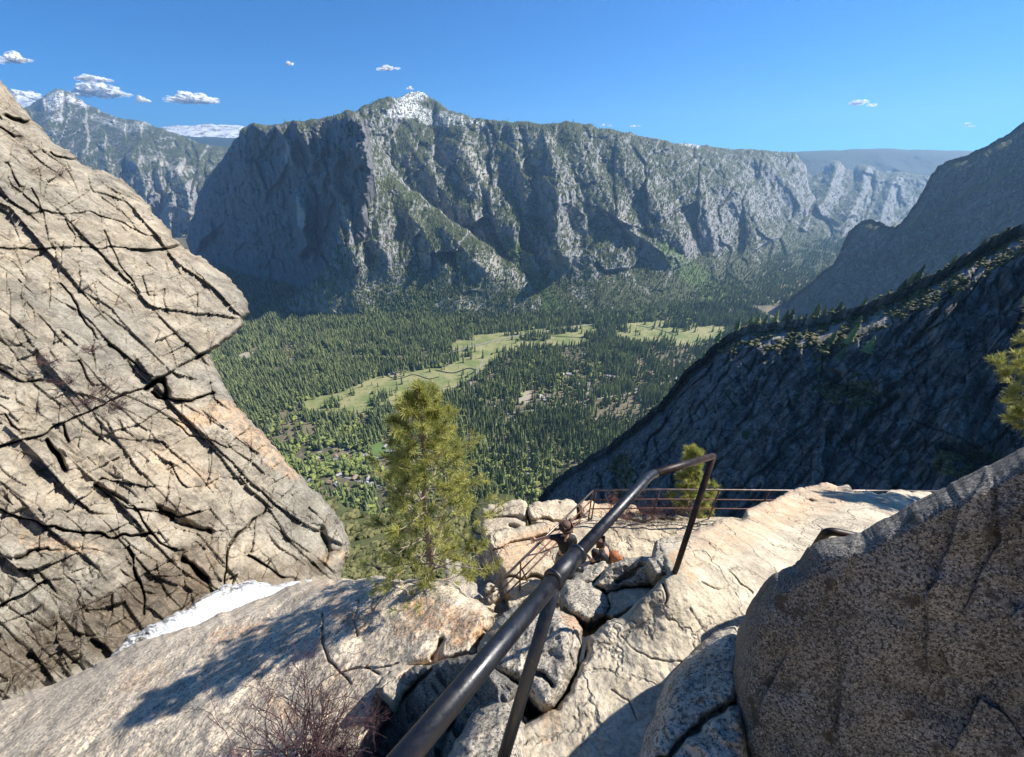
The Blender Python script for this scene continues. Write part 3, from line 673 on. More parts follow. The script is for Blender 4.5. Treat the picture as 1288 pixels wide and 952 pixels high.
# ---- the near right wall: brush along the lit crest, single trees
M_brush = leafmat('brush leaves', (.07, .08, .03), (.20, .19, .08), trans=.2)
S = SL[10]; R = np.random.default_rng(5)
crest = np.interp(S['x'], [660, 760, 900, 940, 1040, 1140, 1269], [6, 7, 12, 34, 38, 36, 36])
cm_ = S['core'] & (S['d'] < crest) & (S['y'] < 640)
nz_ = fbm(P3(S['x']/14., S['y']/9.), 3, 71)
ids = np.nonzero(cm_ & (nz_ > -.05))[0]; ids = ids[R.random(len(ids)) < .3]
patch = np.nonzero(S['core'] & (((np.hypot(S['x']-1070, (S['y']-492)*1.6) < 34) | (np.hypot(S['x']-1215, (S['y']-583)*2) < 40) | (np.hypot(S['x']-782, (S['y']-600)*.5) < 16) | (np.hypot(S['x']-1040, S['y']-430) < 26)) & (nz_ > -.05)))[0]
patch = patch[R.random(len(patch)) < .3]
ids = np.concatenate([ids, patch]); D = project(S['P'][ids])[2]
h = D/F*R.uniform(1.8, 5., len(ids))
o = forest('brush', blobs, M_brush, S['P'][ids]-np.array([0, 0, 1])*h[:, None]*.15, h, h*.62, R.uniform(0, 1, len(ids)), seed=77)
# ridge conifers: individuals
RT = [(903,428,16),(926,412,13),(942,410,15),(951,408,17),(960,408,12),(972,407,19),(986,404,15),(993,403,24),(1003,404,18),(1012,401,14),(1022,400,25),(1033,399,20),(1043,397,15),(1053,392,22),(1060,391,15),(1084,385,16),(1096,379,14),(1117,371,13),(1131,364,20),(1140,361,17),(1150,356,22),(1162,350,12),(1196,333,15),(1203,329,12),(1233,308,11),(1258,297,10),(1046,428,20),(1066,432,26),(1090,441,22),(1056,450,18),(1038,440,14),(1028,466,12),(1010,420,16),(1076,410,15),(1104,396,14),(1150,372,12),(885,447,10),(870,460,9)]
for j, (a_, b_, hp) in enumerate(RT):
    k = np.argmin(np.hypot(S['x']-a_, S['y']-(b_+2))); base = S['P'][k]; D = float(project(base)[2]); h = D/F*hp*R.uniform(.65, 1.3)
    r_ = empty('ridge_conifer', base-np.array([0, 0, h*.04]), 'small dark conifer rooted on the brushy crest of the shaded right-hand wall', 'conifer tree', 'conifers along the crest of the near right wall')
    v, f, q = cones(np.zeros((1, 3)), np.array([h]), np.array([h*(.25+.14*R.random())]), np.array([R.random()]), tiers=6, sides=9, seed=600+j, lo=.12)
    mesh_obj('crown', v, f, M_con, r_, smooth=False, origin=(0, 0, 0), attrs={'tint': np.repeat(q[:, None], 3, 1)})
    tb = MB(); tb.tube([(0, 0, -.05*h), (0, 0, .6*h)], [.018*h, .008*h], 6); mesh_obj('trunk', np.array(tb.v), tb.f, M_bark, r_, origin=(0, 0, 0))

# ---- buildings of the village, half hidden in the trees
M_roofs = [plain('pale roof', (.36, .35, .33)), plain('brown roof', (.25, .18, .13)), plain('grey roof', (.33, .33, .34))]
M_wallb = plain('building wall', (.3, .24, .17))
def house(px, py, L, W, rz, mi, label):
    p = P(px, py, Dz(py, FLOOR)); p[2] = float(gz(p[0], p[1])); r_ = empty('valley_building', p, label, 'building', 'buildings on the valley floor')
    H = 5.
    b = MB(); b.box((0, 0, H/2), (L, W, H), 0); o1 = mesh_obj('wall', np.array(b.v), b.f, M_wallb, r_, origin=(0, 0, 0), smooth=False)
    e = 1.2; v = [(-L/2-e, -W/2-e, H-.2), (L/2+e, -W/2-e, H-.2), (L/2+e, W/2+e, H-.2), (-L/2-e, W/2+e, H-.2), (-L/2-e, 0, H+W*.3), (L/2+e, 0, H+W*.3)]
    mesh_obj('roof', np.array(v, float), [(0, 1, 5, 4), (2, 3, 4, 5), (0, 4, 3), (1, 2, 5), (0, 3, 2, 1)], M_roofs[mi], r_, origin=(0, 0, 0), smooth=False)
    r_.rotation_euler.z = rz
R = np.random.default_rng(11)
HB = [(494,470,34,16),(499,473,22,12)]+[(int(a_), int(b_), R.uniform(12, 24), R.uniform(7, 11)) for a_, b_ in zip(R.normal(430, 45, 26), R.normal(592, 20, 26)) if b_ < 640]+[(int(a_), int(b_), R.uniform(16, 34), R.uniform(9, 15)) for a_, b_ in zip(R.normal(745, 45, 22), R.normal(485, 18, 22))]+[(int(a_), int(b_), 20, 11) for a_, b_ in zip(R.normal(655, 25, 9), R.normal(555, 35, 9))]+[(820, 470, 30, 14), (838, 462, 36, 14), (850, 476, 26, 12)]
for (a_, b_, L, W) in HB:
    mi = int(R.integers(0, 3)); nm_ = ['pale', 'brown', 'grey'][mi]
    house(a_, b_, L, W, R.uniform(0, 3.1), mi, nm_+'-roofed building half hidden among the valley trees' if (a_, b_) != (494, 470) else 'pale-roofed building standing at the edge of the long meadow')

# ================================================================== near slopes seen between the rocks
M_slope = mountain('brush slope', rock=(.3, .27, .22), rock2=(.4, .36, .3), veg=(.07, .085, .03), veg2=(.13, .13, .055), s=12, vegamt=.75)
o, Sb = sheet('hillside', [(395,640),(420,630),(445,640),(470,648),(500,652),(540,655),(575,650),(600,640),(625,640),(680,660),(680,780),(380,780)], planeD([(400,640,190),(600,645,150),(450,760,70),(640,760,60)]), M_slope, step=1.5, edge=(8, 12),
  disp=lambda x, y, p, d: -6*ridged(p/28., 4, 21)-2*fbm(p/8., 3, 22), thick=40, drop=30)
tag(o, kind='structure')
R = np.random.default_rng(15); ids = np.nonzero(Sb['core'])[0]; ids = ids[(R.random(len(ids)) < .16) & (fbm(Sb['P'][ids]/15., 3, 5) > -.15)]
D = project(Sb['P'][ids])[2]; h = D/F*R.uniform(4, 9, len(ids))
forest('brush', blobs, M_brush, Sb['P'][ids], h, h*.7, R.uniform(.1, 1, len(ids)), seed=78)

# ================================================================== foreground granite
G_wall = granite('cliff granite', (.385, .33, .255), (.28, .26, .22), speck=9, sdark=.30, mott=.55, bump=.55, bd=.12, fine=.04, crackscale=.35, dark=.5, orange=(.44, .29, .17), streak=(1.2, (1.6, .5, .5), (0, .7, .3)))
G_slab = granite('slab granite', (.66, .56, .44), (.56, .48, .38), speck=34, sdark=.62, mott=1.6, bump=.6, bd=.035, fine=.012, dark=.15, orange=(.48, .29, .16))
G_path = granite('worn path granite', (.56, .485, .38), (.47, .415, .33), speck=42, sdark=.28, mott=1.4, bump=.55, bd=.03, fine=.008, crackscale=1.6, dark=.08, orange=(.46, .27, .14))
G_plat = granite('ledge granite', (.54, .46, .35), (.48, .41, .31), speck=14, sdark=.35, mott=.9, bump=.55, bd=.06, fine=.02, crackscale=.7, orange=(.48, .32, .19))
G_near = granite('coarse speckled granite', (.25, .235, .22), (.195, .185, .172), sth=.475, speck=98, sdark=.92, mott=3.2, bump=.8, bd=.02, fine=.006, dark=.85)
G_rock = granite('grey speckled granite', (.50, .45, .37), (.42, .38, .32), speck=50, sdark=.8, mott=2.2, bump=.6, bd=.025, fine=.008, dark=.4)

# --- the big cliff across the stream
D_w = planeD([(0,870,7.5),(420,720,14),(300,380,22),(0,110,21)])
cliff_out = [(-150,-30),(-40,70),(0,100),(14,118),(35,142),(50,158),(62,172),(84,187),(102,206),(122,213),(148,224),(162,233),(176,246),(190,262),(206,282),(215,290),(226,305),(240,318),(262,330),(282,344),(298,362),(312,380),(314,392),(305,402),(304,411),(292,422),(280,430),(268,438),(263,444),(266,452),(272,464),(280,480),(292,500),(308,520),(322,538),(340,556),(356,574),(372,592),(384,604),(398,618),(410,632),(420,642),(428,654),(434,668),(441,684),(440,696),(431,712),(430,745),(410,752),(385,756),(350,762),(310,772),(270,788),(235,805),(190,826),(130,856),(60,882),(0,904),(-150,960)]
bA = joints(150, 44, math.radians(44), .5, .13, .42, .9, .05, 5, warp=15, ws=120)
bB = joints(60, 19, math.radians(38), -.6, .06, .20, .9, .04, 8, warp=7, ws=60, miss=.8)
bC = joints(46, 26, math.radians(-28), .5, .05, .26, .9, .03, 18, warp=7, ws=60, miss=.7)
bO = joints(300, 120, math.radians(50), .4, .12, .55, 1., .0, 28, warp=20, ws=160)
def cliff_disp(x, y, p, d):
    k = np.clip(d/14, .15, 1)
    u = x*.74+y*.67; v = -x*.67+y*.74
    ledge = .12*ridged(P3(u/260., v/34.), 3, 61)
    return (k*(bO(x, y)+bA(x, y)+bB(x, y)+bC(x, y)-ledge)-.11*fbm(p/1.3, 5, 31, .55)-.03*ridged(p/.5, 3, 33))*D_w(x, y)/18.
CR = [([(-5,563),(45,549),(90,525),(150,500),(205,476),(250,447),(264,442)], 2.1, .7), ([(184,487),(196,482),(206,480),(208,499)], 7, 1.8), ([(190,494),(206,502),(240,502),(268,494)], 3.6, 1.4), ([(247,451),(263,443)], 5, 1.4),
  ([(75,355),(86,368),(98,382),(106,402),(120,424)], 3, .8), ([(138,434),(165,455),(192,476)], 3, .6), ([(-5,313),(60,313),(120,312),(170,313)], 2, .5), ([(165,313),(190,315),(230,313)], 4, 1.5), ([(8,144),(28,153),(46,155)], 4, 1.2), ([(64,192),(80,198),(100,204)], 3.5, .9), ([(0,160),(18,172)], 3, .7), ([(10,205),(24,235)], 2.5, .6),
  ([(80,534),(86,552)], 3.4, .9), ([(58,552),(70,570),(82,588)], 5, 1.2), ([(-5,640),(40,655),(80,666),(150,676),(190,668)], 3.5, .7), ([(168,636),(180,655),(200,680),(222,690)], 2.6, .6), ([(231,704),(244,716),(260,727)], 6, 1.1), ([(282,740),(284,700),(286,690),(300,670),(332,642)], 3.5, .9), ([(162,688),(170,720),(182,745),(182,775)], 3, .7), ([(-5,765),(30,745),(56,728)], 2.4, .5), ([(314,698),(340,714),(356,726)], 3, .8),
  ([(40,238),(55,270),(60,300)], 2, .4), ([(84,275),(96,300),(92,312)], 2, .4), ([(130,290),(150,330),(175,365)], 2.2, .5), ([(40,265),(120,268),(200,300)], 2, .35), ([(205,365),(210,395)], 2, .5), ([(180,345),(186,370)], 2, .5), ([(-5,462),(30,480),(50,478)], 2, .4), ([(6,520),(20,540)], 2.6, .5), ([(98,452),(118,484)], 3, .6),
  ([(210,525),(240,545),(285,560)], 1.8, .35), ([(286,560),(300,545),(330,530)], 1.6, .3), ([(215,580),(225,605),(236,612)], 2, .4), ([(90,640),(130,602),(190,612)], 1.8, .3), ([(120,612),(160,640),(225,648),(250,640)], 2.4, .5), ([(330,560),(300,600),(340,640),(380,600)], 1.6, .3)]
# undercuts: deeper steps below a lip
CR += [([(200,640),(225,655),(262,668)], 9, .55), ([(405,665),(412,690),(405,710)], 9, .5), ([(120,610),(160,632)], 6, .4), ([(20,700),(60,690)], 4, .3)]
o, S_w = sheet('cliff', cliff_out, D_w, G_wall, step=1.15, edge=(9, .8), disp=cliff_disp, cracks=[(a, w_*(.36 if w_ < 4 else .55), d_*.6, .12) for a, w_, d_ in CR], thick=7, drop=.2, ramp_amp=2.2, seed=4,
  stains=[(0, [(238,530),(275,520),(300,520)], 14, .8), (0, [(300,530),(340,565),(366,590)], 15, .7), (0, [(30,680),(120,690)], 12, .4), (0, [(410,700),(432,700)], 9, .6), (0, [(200,575),(260,600)], 16, .35),
   (1, [(230,740),(120,790),(0,840)], 40, 1.), (1, [(260,700),(180,730)], 26, .8), (1, [(395,712),(330,735)], 14, .8), (1, [(130,670),(160,700)], 16, .6), (1, [(205,640),(260,660)], 12, .6)])
tag(o, kind='structure')

# --- slab with the pine's shadow
D_s = planeD([(450,930,2.8),(140,940,4.0),(380,735,5.5),(0,880,5.6),(600,760,3.65)])
slab_out = [(-150,940),(-40,900),(0,881),(40,868),(90,850),(140,826),(170,808),(210,796),(250,785),(290,768),(330,752),(360,738),(378,732),(420,730),(450,728),(476,724),(500,728),(530,727),(560,731),(580,740),(592,752),(606,760),(616,768),(622,776),(618,788),(608,804),(602,818),(600,826),(585,832),(560,838),(530,846),(500,858),(486,880),(478,905),(470,960),(450,1090),(-150,1090)]
def slab_disp(x, y, p, d):
    u = (x*.82-y*.57); v = (x*.57+y*.82)
    return -.16*fbm(p/1.6, 4, 41)-.035*ridged(np.stack([v/16., u/70., 0*u], 1), 4, 42)-.03*fbm(p/.16, 4, 43, .6)
o, S_s = sheet('granite_slab', slab_out, D_s, G_slab, step=1.3, edge=(18, .55), disp=slab_disp, thick=2.5, drop=2., ramp_amp=1.5, seed=9,
  cracks=[([(406,770),(404,800),(414,830),(440,860)], 2, .10), ([(452,758),(444,775),(448,800)], 1.6, .06), ([(544,826),(552,815),(556,806)], 4, .14), ([(462,838),(478,846)], 2, .07), ([(240,790),(243,780)], 2.5, .07), ([(420,850),(450,840),(500,836)], 1.4, .05)],
  stains=[(0, [(425,765),(445,780)], 14, .75), (0, [(470,768),(462,785)], 12, .55), (0, [(525,765),(560,780),(600,790)], 20, .9), (0, [(580,800),(600,780)], 16, .9), (0, [(500,790),(525,800)], 12, .7), (0, [(270,800),(330,788)], 11, .6), (0, [(160,860),(200,840)], 12, .35), (0, [(350,890),(370,900)], 14, .6), (0, [(560,822),(500,840)], 6, .5), (0, [(400,735),(430,738)], 8, .4)])
tag(o, kind='structure')

# --- stream
M_w = NT('white water'); M_w.color(M_w.mix(M_w.ramp(M_w.noise(2.2, 5, .7, vec=M_w.mapv((.22, 1.9, 1), vec=M_w.mapv((1, 1, 1), (0, 0, -.82)))), .42, .66), (.88, .90, .92), (.62, .66, .70))); M_w.b.inputs['Roughness'].default_value = .5
M_w.l(M_w.bump(M_w.noise(3, 7, .75, vec=M_w.mapv((1.5, .4, 1))), .8, .15), M_w.b.inputs['Normal'])
(wa_, _wc) = M_w.attr('stain'); wt_ = M_w.n('ShaderNodeBsdfTransparent'); wm_ = M_w.n('ShaderNodeMixShader')
M_w.l(M_w.math('MULTIPLY', wa_[0], M_w.ramp(M_w.noise(4, 6, .75), .36, .62)), wm_.inputs[0]); M_w.l(M_w.b.outputs[0], wm_.inputs[1]); M_w.l(wt_.outputs[0], wm_.inputs[2]); M_w.l(wm_.outputs[0], M_w.out.inputs[0])
o, _ = sheet('stream', [(120,850),(150,812),(172,797),(196,783),(222,768),(250,752),(272,742),(292,735),(308,731),(330,732),(352,734),(372,731),(392,728),(400,745),(380,765),(330,790),(250,830),(160,860)], planeD([(160,815,8.6),(250,785,9.3),(375,740,11.6),(250,765,10)]), M_w.m, step=1.3, edge=(8, .5),
  disp=lambda x, y, p, d: -.22*ridged(np.stack([(x*.5+y*.9)/22, (x*.9-y*.5)/80, 0*x], 1), 4, 55)-.12*fbm(P3(x/7., y/7.), 4, 56), thick=.1, drop=.1, ramp_amp=3., seed=6, stains=[(0, [(110,856),(150,812),(172,797),(196,783),(222,768),(250,752),(272,742),(292,735),(308,731),(330,732),(352,734)], 11, 1.), (0, [(130,835),(190,800)], 16, .8)])
tag(o, kind='structure')
# --- ledge platform lower down, with the railings
ZP = -8.5
def D_p(x, y): return Dz(y, ZP+.9*sstep(900, 1000, x))
plat_out = [(612,676),(622,668),(640,664),(668,660),(700,656),(740,650),(790,648),(850,648),(905,650),(945,654),(980,650),(1010,660),(1010,730),(860,790),(700,800),(660,778),(640,762),(634,745),(630,720),(620,700)]
o, S_p = sheet('granite_slab', plat_out, D_p, G_plat, step=1.3, edge=(7, .25), disp=lambda x, y, p, d: -.12*fbm(p/1.2, 4, 65)-.05*ridged(p/.5, 3, 66)-.25*np.exp(-((x-670)/70)**2)*0, thick=1.6, drop=5, ramp_amp=1.8, seed=12,
  cracks=[([(620,690),(680,672),(740,655)], 2, .2), ([(745,650),(800,655),(870,652)], 2, .15), ([(632,726),(700,728),(770,724)], 2.4, .25)],
  stains=[(0, [(640,690),(690,675)], 18, .8), (0, [(640,710),(660,700)], 12, .7)])
tag(o, kind='structure')
def boulder(name, out, Df, mat, label, cat='boulder', group=None, **k):
    o, S_ = sheet(name, out, Df, mat, **k); return tag(o, label, cat, group)
rockd = lambda a1, s1, a2, s2, seed: (lambda x, y, p, d: -a1*fbm(p/s1, 4, seed)-a2*ridged(p/s2, 3, seed+1))
boulder('boulder', [(606,640),(615,634),(632,630),(652,628),(661,630),(664,640),(663,652),(662,664),(640,668),(622,672),(610,690),(606,670),(604,655)], planeD([(630,630,12),(630,690,10.2),(610,660,11.2)]), G_plat, 'pale square-cut block left of the upright joint in the ledge', 'rock block', 'split blocks on the ledge', edge=(6, .4), disp=rockd(.1, .8, .04, .3, 81), thick=1.6, drop=1, cracks=[([(606,652),(640,651),(664,652)], 1.8, .2), ([(640,662),(655,662)], 2, .2)])
boulder('boulder', [(664,636),(672,631),(690,629),(712,627),(722,630),(727,638),(728,648),(722,656),(700,658),(684,660),(668,658),(664,648)], planeD([(690,630,11.6),(690,660,10.6),(720,645,11.2)]), G_plat, 'long pale block with a dark pit on top, right of the upright joint', 'rock block', 'split blocks on the ledge', edge=(6, .4), disp=rockd(.1, .8, .04, .3, 83), thick=1.6, drop=1, cracks=[([(666,654),(700,654),(745,656)], 1.8, .25), ([(698,633),(704,634)], 2.4, .4)])
boulder('boulder', [(726,634),(733,629),(742,629),(752,634),(775,633),(800,636),(806,646),(790,652),(750,656),(732,652)], planeD([(740,630,11.8),(770,655,10.8),(800,640,11.5)]), G_plat, 'low orange-brown rock behind the corner of the thin railing', 'boulder', edge=(6, .35), disp=rockd(.12, .5, .05, .25, 85), thick=1.2, drop=.8, stains=[(0, [(740,640),(800,640)], 16, .8)])
boulder('boulder', [(575,748),(582,730),(592,712),(600,694),(608,680),(618,668),(624,690),(634,720),(640,748),(652,768),(650,790),(600,780),(575,762)], normD((-.72, -.45, .35), 612, 720, 9.9), G_rock, 'dark shaded flank of the ledge beside the pine, dropping into the gully', 'rock face', edge=(5, .3), disp=rockd(.2, .6, .12, .35, 87), thick=1.5, drop=2)
# far knob beyond the ledge
o, _ = sheet('hillside', [(590,668),(592,645),(600,630),(612,624),(630,621),(646,624),(658,634),(668,648),(668,672),(600,680)], planeD([(600,640,26),(660,640,22),(630,670,18)]), M_slope, step=1.3, edge=(9, 2.5), disp=rockd(.5, 3., .3, 1.2, 89), thick=8, drop=8)
tag(o, kind='structure')
# rubble at the foot of the stair railing
R = np.random.default_rng(31)
RB = [(622,748,9),(634,757,8),(612,760,10),(646,747,8),(598,752,7),(628,766,9),(648,762,9),(660,756,9),(672,760,11),(640,738,7),(616,738,7),(690,764,12),(676,748,8),(606,771,9),(700,752,9)]
for j, (a_, b_, r_) in enumerate(RB[::2]):
    th = np.linspace(0, 6.28, 7)[:-1]+R.uniform(-.3, .3, 6)+j; rr = r_*R.uniform(.7, 1.35, 6)
    out = [(a_+q*math.cos(t_)*1.15, b_+q*math.sin(t_)*.8) for q, t_ in zip(rr, th)]
    boulder('rubble_stone', out, normD((R.uniform(-.4, .5), -.3, .8), a_, b_, 8.3), G_rock, 'angular grey stone in the rubble under the foot of the stair railing', 'stone', 'loose stones at the foot of the stair railing', step=1.2, edge=(r_*.18, .06), disp=rockd(.22, .35, .10, .15, 700+j), thick=.5, drop=.3, ramp_amp=1.2, seed=j)

# --- sunlit path slab on the right
D_f = rbfD([(850,715,2.7),(900,660,3.8),(1000,617,6.6),(1180,620,7.5),(1290,622,7.5),(1000,680,4.1),(1100,680,4.3),(930,700,3.2),(900,780,2.5),(720,930,2.0),(640,1000,1.8),(850,900,2.05),(760,800,2.55),(940,650,4.4),(1000,900,2.0),(1200,900,2.6),(700,860,2.25)], .004)
path_out = [(836,722),(828,700),(824,684),(832,676),(850,676),(868,670),(885,662),(903,654),(920,652),(938,648),(946,638),(958,632),(974,628),(986,622),(1000,615),(1018,611),(1040,606),(1062,610),(1074,618),(1090,616),(1104,622),(1122,616),(1150,618),(1188,618),(1300,612),(1440,615),(1440,1090),(580,1090),(640,930),(668,905),(700,890),(716,868),(728,838),(738,812),(752,792),(780,776),(812,748)]
def path_disp(x, y, p, d):
    f1, f2, cid, ox, oy = worley2(p[:, 0]/.55+.3*vn(p/.4, 3), p[:, 1]/.75+.3*vn(p/.4, 4), 14)
    return (-.10*fbm(p/.9, 4, 91)-.022*fbm(p/.12, 4, 92, .6)-.012*(cid-.5)+.005*np.exp(-((f2-f1)/.03)**2))*np.clip(D_f(x, y)/2.6, .8, 2.2)
o, S_f = sheet('granite_slab', path_out, D_f, G_path, step=1.4, edge=(9, .22), disp=path_disp, thick=1.2, drop=1.0, ramp_amp=1.8, seed=15,
  cracks=[(a, w_*.65, d_*.6) for a, w_, d_ in [([(862,706),(872,714),(890,708),(900,690),(893,684)], 1.6, .05), ([(900,690),(912,680),(925,685)], 1.4, .04), ([(915,718),(930,735),(945,748)], 1.8, .06), ([(960,668),(985,672),(1005,684)], 1.6, .05), ([(884,732),(905,742),(915,738)], 1.5, .05), ([(834,735),(838,748),(834,758)], 2.6, .09), ([(970,682),(974,686)], 2.4, .08), ([(770,870),(790,880),(800,905)], 1.4, .03), ([(780,800),(820,830),(860,835)], 1.2, .03)]],
  stains=[(0, [(880,690),(960,650),(1040,620)], 26, .45), (0, [(700,860),(690,930)], 12, .5), (0, [(850,700),(870,725)], 10, .6), (0, [(970,640),(1010,640)], 14, .6)])
tag(o, kind='structure')

# --- boulders
K_out = [(930,1090),(927,940),(921,880),(920,850),(926,815),(934,780),(946,754),(960,734),(975,720),(996,712),(1006,704),(1016,688),(1032,679),(1056,675),(1082,670),(1098,660),(1122,648),(1148,632),(1176,618),(1204,604),(1232,590),(1262,576),(1310,552),(1380,520),(1440,560),(1450,1090)]
D_k = normD((-.60, -.64, .42), 925, 850, 1.66)
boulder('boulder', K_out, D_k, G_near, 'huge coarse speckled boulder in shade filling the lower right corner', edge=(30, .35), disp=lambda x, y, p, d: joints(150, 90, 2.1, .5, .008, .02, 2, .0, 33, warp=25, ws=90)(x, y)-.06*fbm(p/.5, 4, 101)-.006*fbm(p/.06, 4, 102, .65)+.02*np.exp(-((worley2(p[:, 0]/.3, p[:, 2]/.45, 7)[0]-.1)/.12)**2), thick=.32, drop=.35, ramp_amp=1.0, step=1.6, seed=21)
boulder('boulder', [(780,1090),(800,960),(812,915),(826,880),(842,850),(862,826),(884,804),(905,790),(926,786),(940,820),(945,900),(950,1090)], planeD([(820,930,1.75),(900,800,2.15),(930,900,1.75),(860,1000,1.5)]), G_rock, 'grey granite lump tucked against the left foot of the huge shaded boulder', edge=(26, .28), disp=rockd(.06, .35, .02, .1, 103), thick=.35, drop=.4, cracks=[([(830,960),(870,920),(915,885),(935,880)], 5, .08)], seed=22)
boulder('boulder', [(604,840),(600,822),(608,800),(622,782),(640,766),(662,756),(684,760),(706,768),(724,776),(733,792),(732,815),(726,845),(716,870),(700,892),(684,900),(668,888),(654,866),(640,860),(622,856)], planeD([(660,765,2.95),(620,820,2.6),(700,880,2.15),(725,800,2.45)]), G_rock, 'rounded speckled boulder with a rusty edge under the post of the thick handrail', edge=(24, .4), disp=rockd(.1, .5, .03, .15, 105), thick=.7, drop=.5, cracks=[([(664,840),(684,848),(694,862)], 4.5, .12), ([(722,790),(716,820),(722,840)], 1.6, .04)], stains=[(0, [(712,780),(728,790)], 10, .6), (0, [(620,800),(640,790)], 8, .4)], seed=23)
boulder('boulder', [(704,752),(706,738),(714,729),(730,727),(746,729),(758,738),(766,750),(770,764),(764,776),(752,782),(738,786),(726,778),(712,768)], planeD([(735,730,3.4),(735,785,2.85),(765,755,3.1)]), G_rock, 'grey pentagonal boulder beside the collar of the thick handrail', edge=(12, .22), disp=rockd(.05, .3, .02, .1, 107), thick=.45, drop=.3, seed=24)
boulder('boulder', [(762,752),(768,742),(784,739),(806,737),(822,740),(828,748),(822,754),(806,762),(784,774),(770,782),(760,776),(766,764)], planeD([(790,738,3.25),(790,775,2.9),(825,745,3.1)]), G_path, 'flat yellowish stone lying in front of the grey pentagonal boulder', edge=(8, .16), disp=rockd(.04, .3, .02, .1, 109), thick=.35, drop=.2, stains=[(0, [(790,748)], 16, .4)], seed=25)
boulder('boulder', [(744,738),(756,722),(768,710),(786,702),(806,699),(826,697),(836,704),(836,722),(826,736),(808,738),(784,740),(768,748),(758,742)], normD((-.15, -.75, .62), 790, 720, 3.3), G_rock, 'flat grey slab leaning uphill between the handrail foot and the pentagonal boulder', edge=(7, .16), disp=rockd(.05, .3, .03, .12, 111), thick=.4, drop=.2, cracks=[([(776,732),(790,722),(806,712)], 2.5, .1)], seed=26)
boulder('boulder', [(812,708),(822,696),(825,680),(829,677),(832,686),(840,692),(852,696),(860,706),(852,716),(840,722),(824,724)], planeD([(830,680,3.1),(840,720,2.7),(855,700,2.85)]), G_rock, 'small dark pointed rock against the foot of the handrail end post', edge=(6, .12), disp=rockd(.04, .2, .02, .08, 113), thick=.4, drop=.2, seed=27)
boulder('boulder', [(716,734),(722,722),(734,713),(748,708),(762,706),(768,712),(756,724),(744,734),(728,736)], planeD([(740,710,3.8),(740,735,3.4),(765,710,3.6)]), G_path, 'pale wedge stone just below the crouching hiker', edge=(6, .14), disp=rockd(.04, .3, .02, .1, 115), thick=.4, drop=.3, seed=28)
# shaded drop below the slab, in front
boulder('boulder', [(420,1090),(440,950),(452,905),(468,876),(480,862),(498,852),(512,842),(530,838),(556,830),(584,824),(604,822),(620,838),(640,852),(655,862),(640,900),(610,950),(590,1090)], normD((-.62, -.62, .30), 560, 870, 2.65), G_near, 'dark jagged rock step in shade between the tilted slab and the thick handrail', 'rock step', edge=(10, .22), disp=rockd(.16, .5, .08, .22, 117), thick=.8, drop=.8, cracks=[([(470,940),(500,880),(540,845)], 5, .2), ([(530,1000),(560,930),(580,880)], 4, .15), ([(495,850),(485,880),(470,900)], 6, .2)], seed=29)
boulder('boulder', [(530,1090),(556,966),(574,930),(594,896),(612,872),(630,858),(646,866),(656,890),(664,920),(660,960),(650,1090)], planeD([(600,900,2.15),(640,870,2.3),(640,980,1.7),(570,980,1.8)]), G_rock, 'narrow grey boulder seen through the gap between handrail and leaning post', edge=(22, .3), disp=rockd(.06, .3, .02, .1, 119), thick=.6, drop=.6, seed=30)
boulder('boulder', [(470,866),(480,852),(494,842),(512,836),(530,836),(540,842),(532,856),(516,866),(504,880),(494,894),(486,882)], planeD([(500,840,3.05),(500,880,2.8),(530,840,3.05)]), G_path, 'rusty rock tooth on the lower lip of the tilted slab', edge=(8, .14), disp=rockd(.05, .2, .02, .1, 121), thick=.4, drop=.3, seed=31, stains=[(0, [(515,850)], 16, .6)])
# gully ground under everything
o, _ = sheet('ground', [(560,700),(660,735),(760,735),(860,700),(1000,700),(1450,800),(1450,1160),(-170,1160),(-170,1000),(400,900),(560,800)], rbfD([(600,740,9.3),(700,780,8.6),(620,800,7.5),(640,850,5),(600,900,4.2),(450,980,4.4),(0,1100,5),(800,800,4.2),(1000,900,2.8),(1300,900,3),(700,1000,2.6),(850,1000,2.6)], .01), G_rock, step=4, edge=None, disp=rockd(.15, .6, .1, .3, 123), thick=1, drop=1)
tag(o, kind='structure')

# --- the sunlit mountainside behind the camera, from which warm light comes back
u_, v_ = np.meshgrid(np.linspace(-14, 14, 90), np.linspace(0, 1, 60)); yy = -.9-11*v_+.25*np.abs(u_); zz = -2.1+9*v_**1.1
q_ = np.stack([u_.ravel(), yy.ravel(), zz.ravel()], 1); q_[:, 1] += .5*fbm(q_/1.5, 4, 201); q_[:, 2] += .3*fbm(q_/.9, 4, 202)
I_ = np.arange(q_.shape[0]).reshape(u_.shape); fq = np.stack([I_[:-1, :-1].ravel(), I_[:-1, 1:].ravel(), I_[1:, 1:].ravel(), I_[1:, :-1].ravel()], 1)
tag(mesh_obj('hillside', q_, fq, G_path), kind='structure')
# ================================================================== railings
M_pipe = NT('dark painted pipe'); _n = M_pipe.noise(9, 6, .7); M_pipe.color(M_pipe.mix(M_pipe.ramp(M_pipe.noise(55, 6, .8), .66, .70, 0, .7), M_pipe.mix(M_pipe.ramp(_n, .58, .72), (.007, .008, .012), (.03, .02, .016)), (.17, .15, .14))); M_pipe.l(M_pipe.ramp(M_pipe.noise(30, 4, .7), .3, .7, .26, .5), M_pipe.b.inputs['Roughness'])
M_pipe.b.inputs['Specular IOR Level'].default_value = .6; M_pipe.l(M_pipe.bump(M_pipe.noise(160, 4, .7), .35, .0012), M_pipe.b.inputs['Normal'])
M_brown = NT('brown worn pipe'); _n = M_brown.noise(16, 6, .75); M_brown.color(M_brown.mix(M_brown.ramp(_n, .42, .6), (.014, .010, .010), (.045, .024, .018))); M_brown.b.inputs['Roughness'].default_value = .45; M_brown.b.inputs['Metallic'].default_value = 0
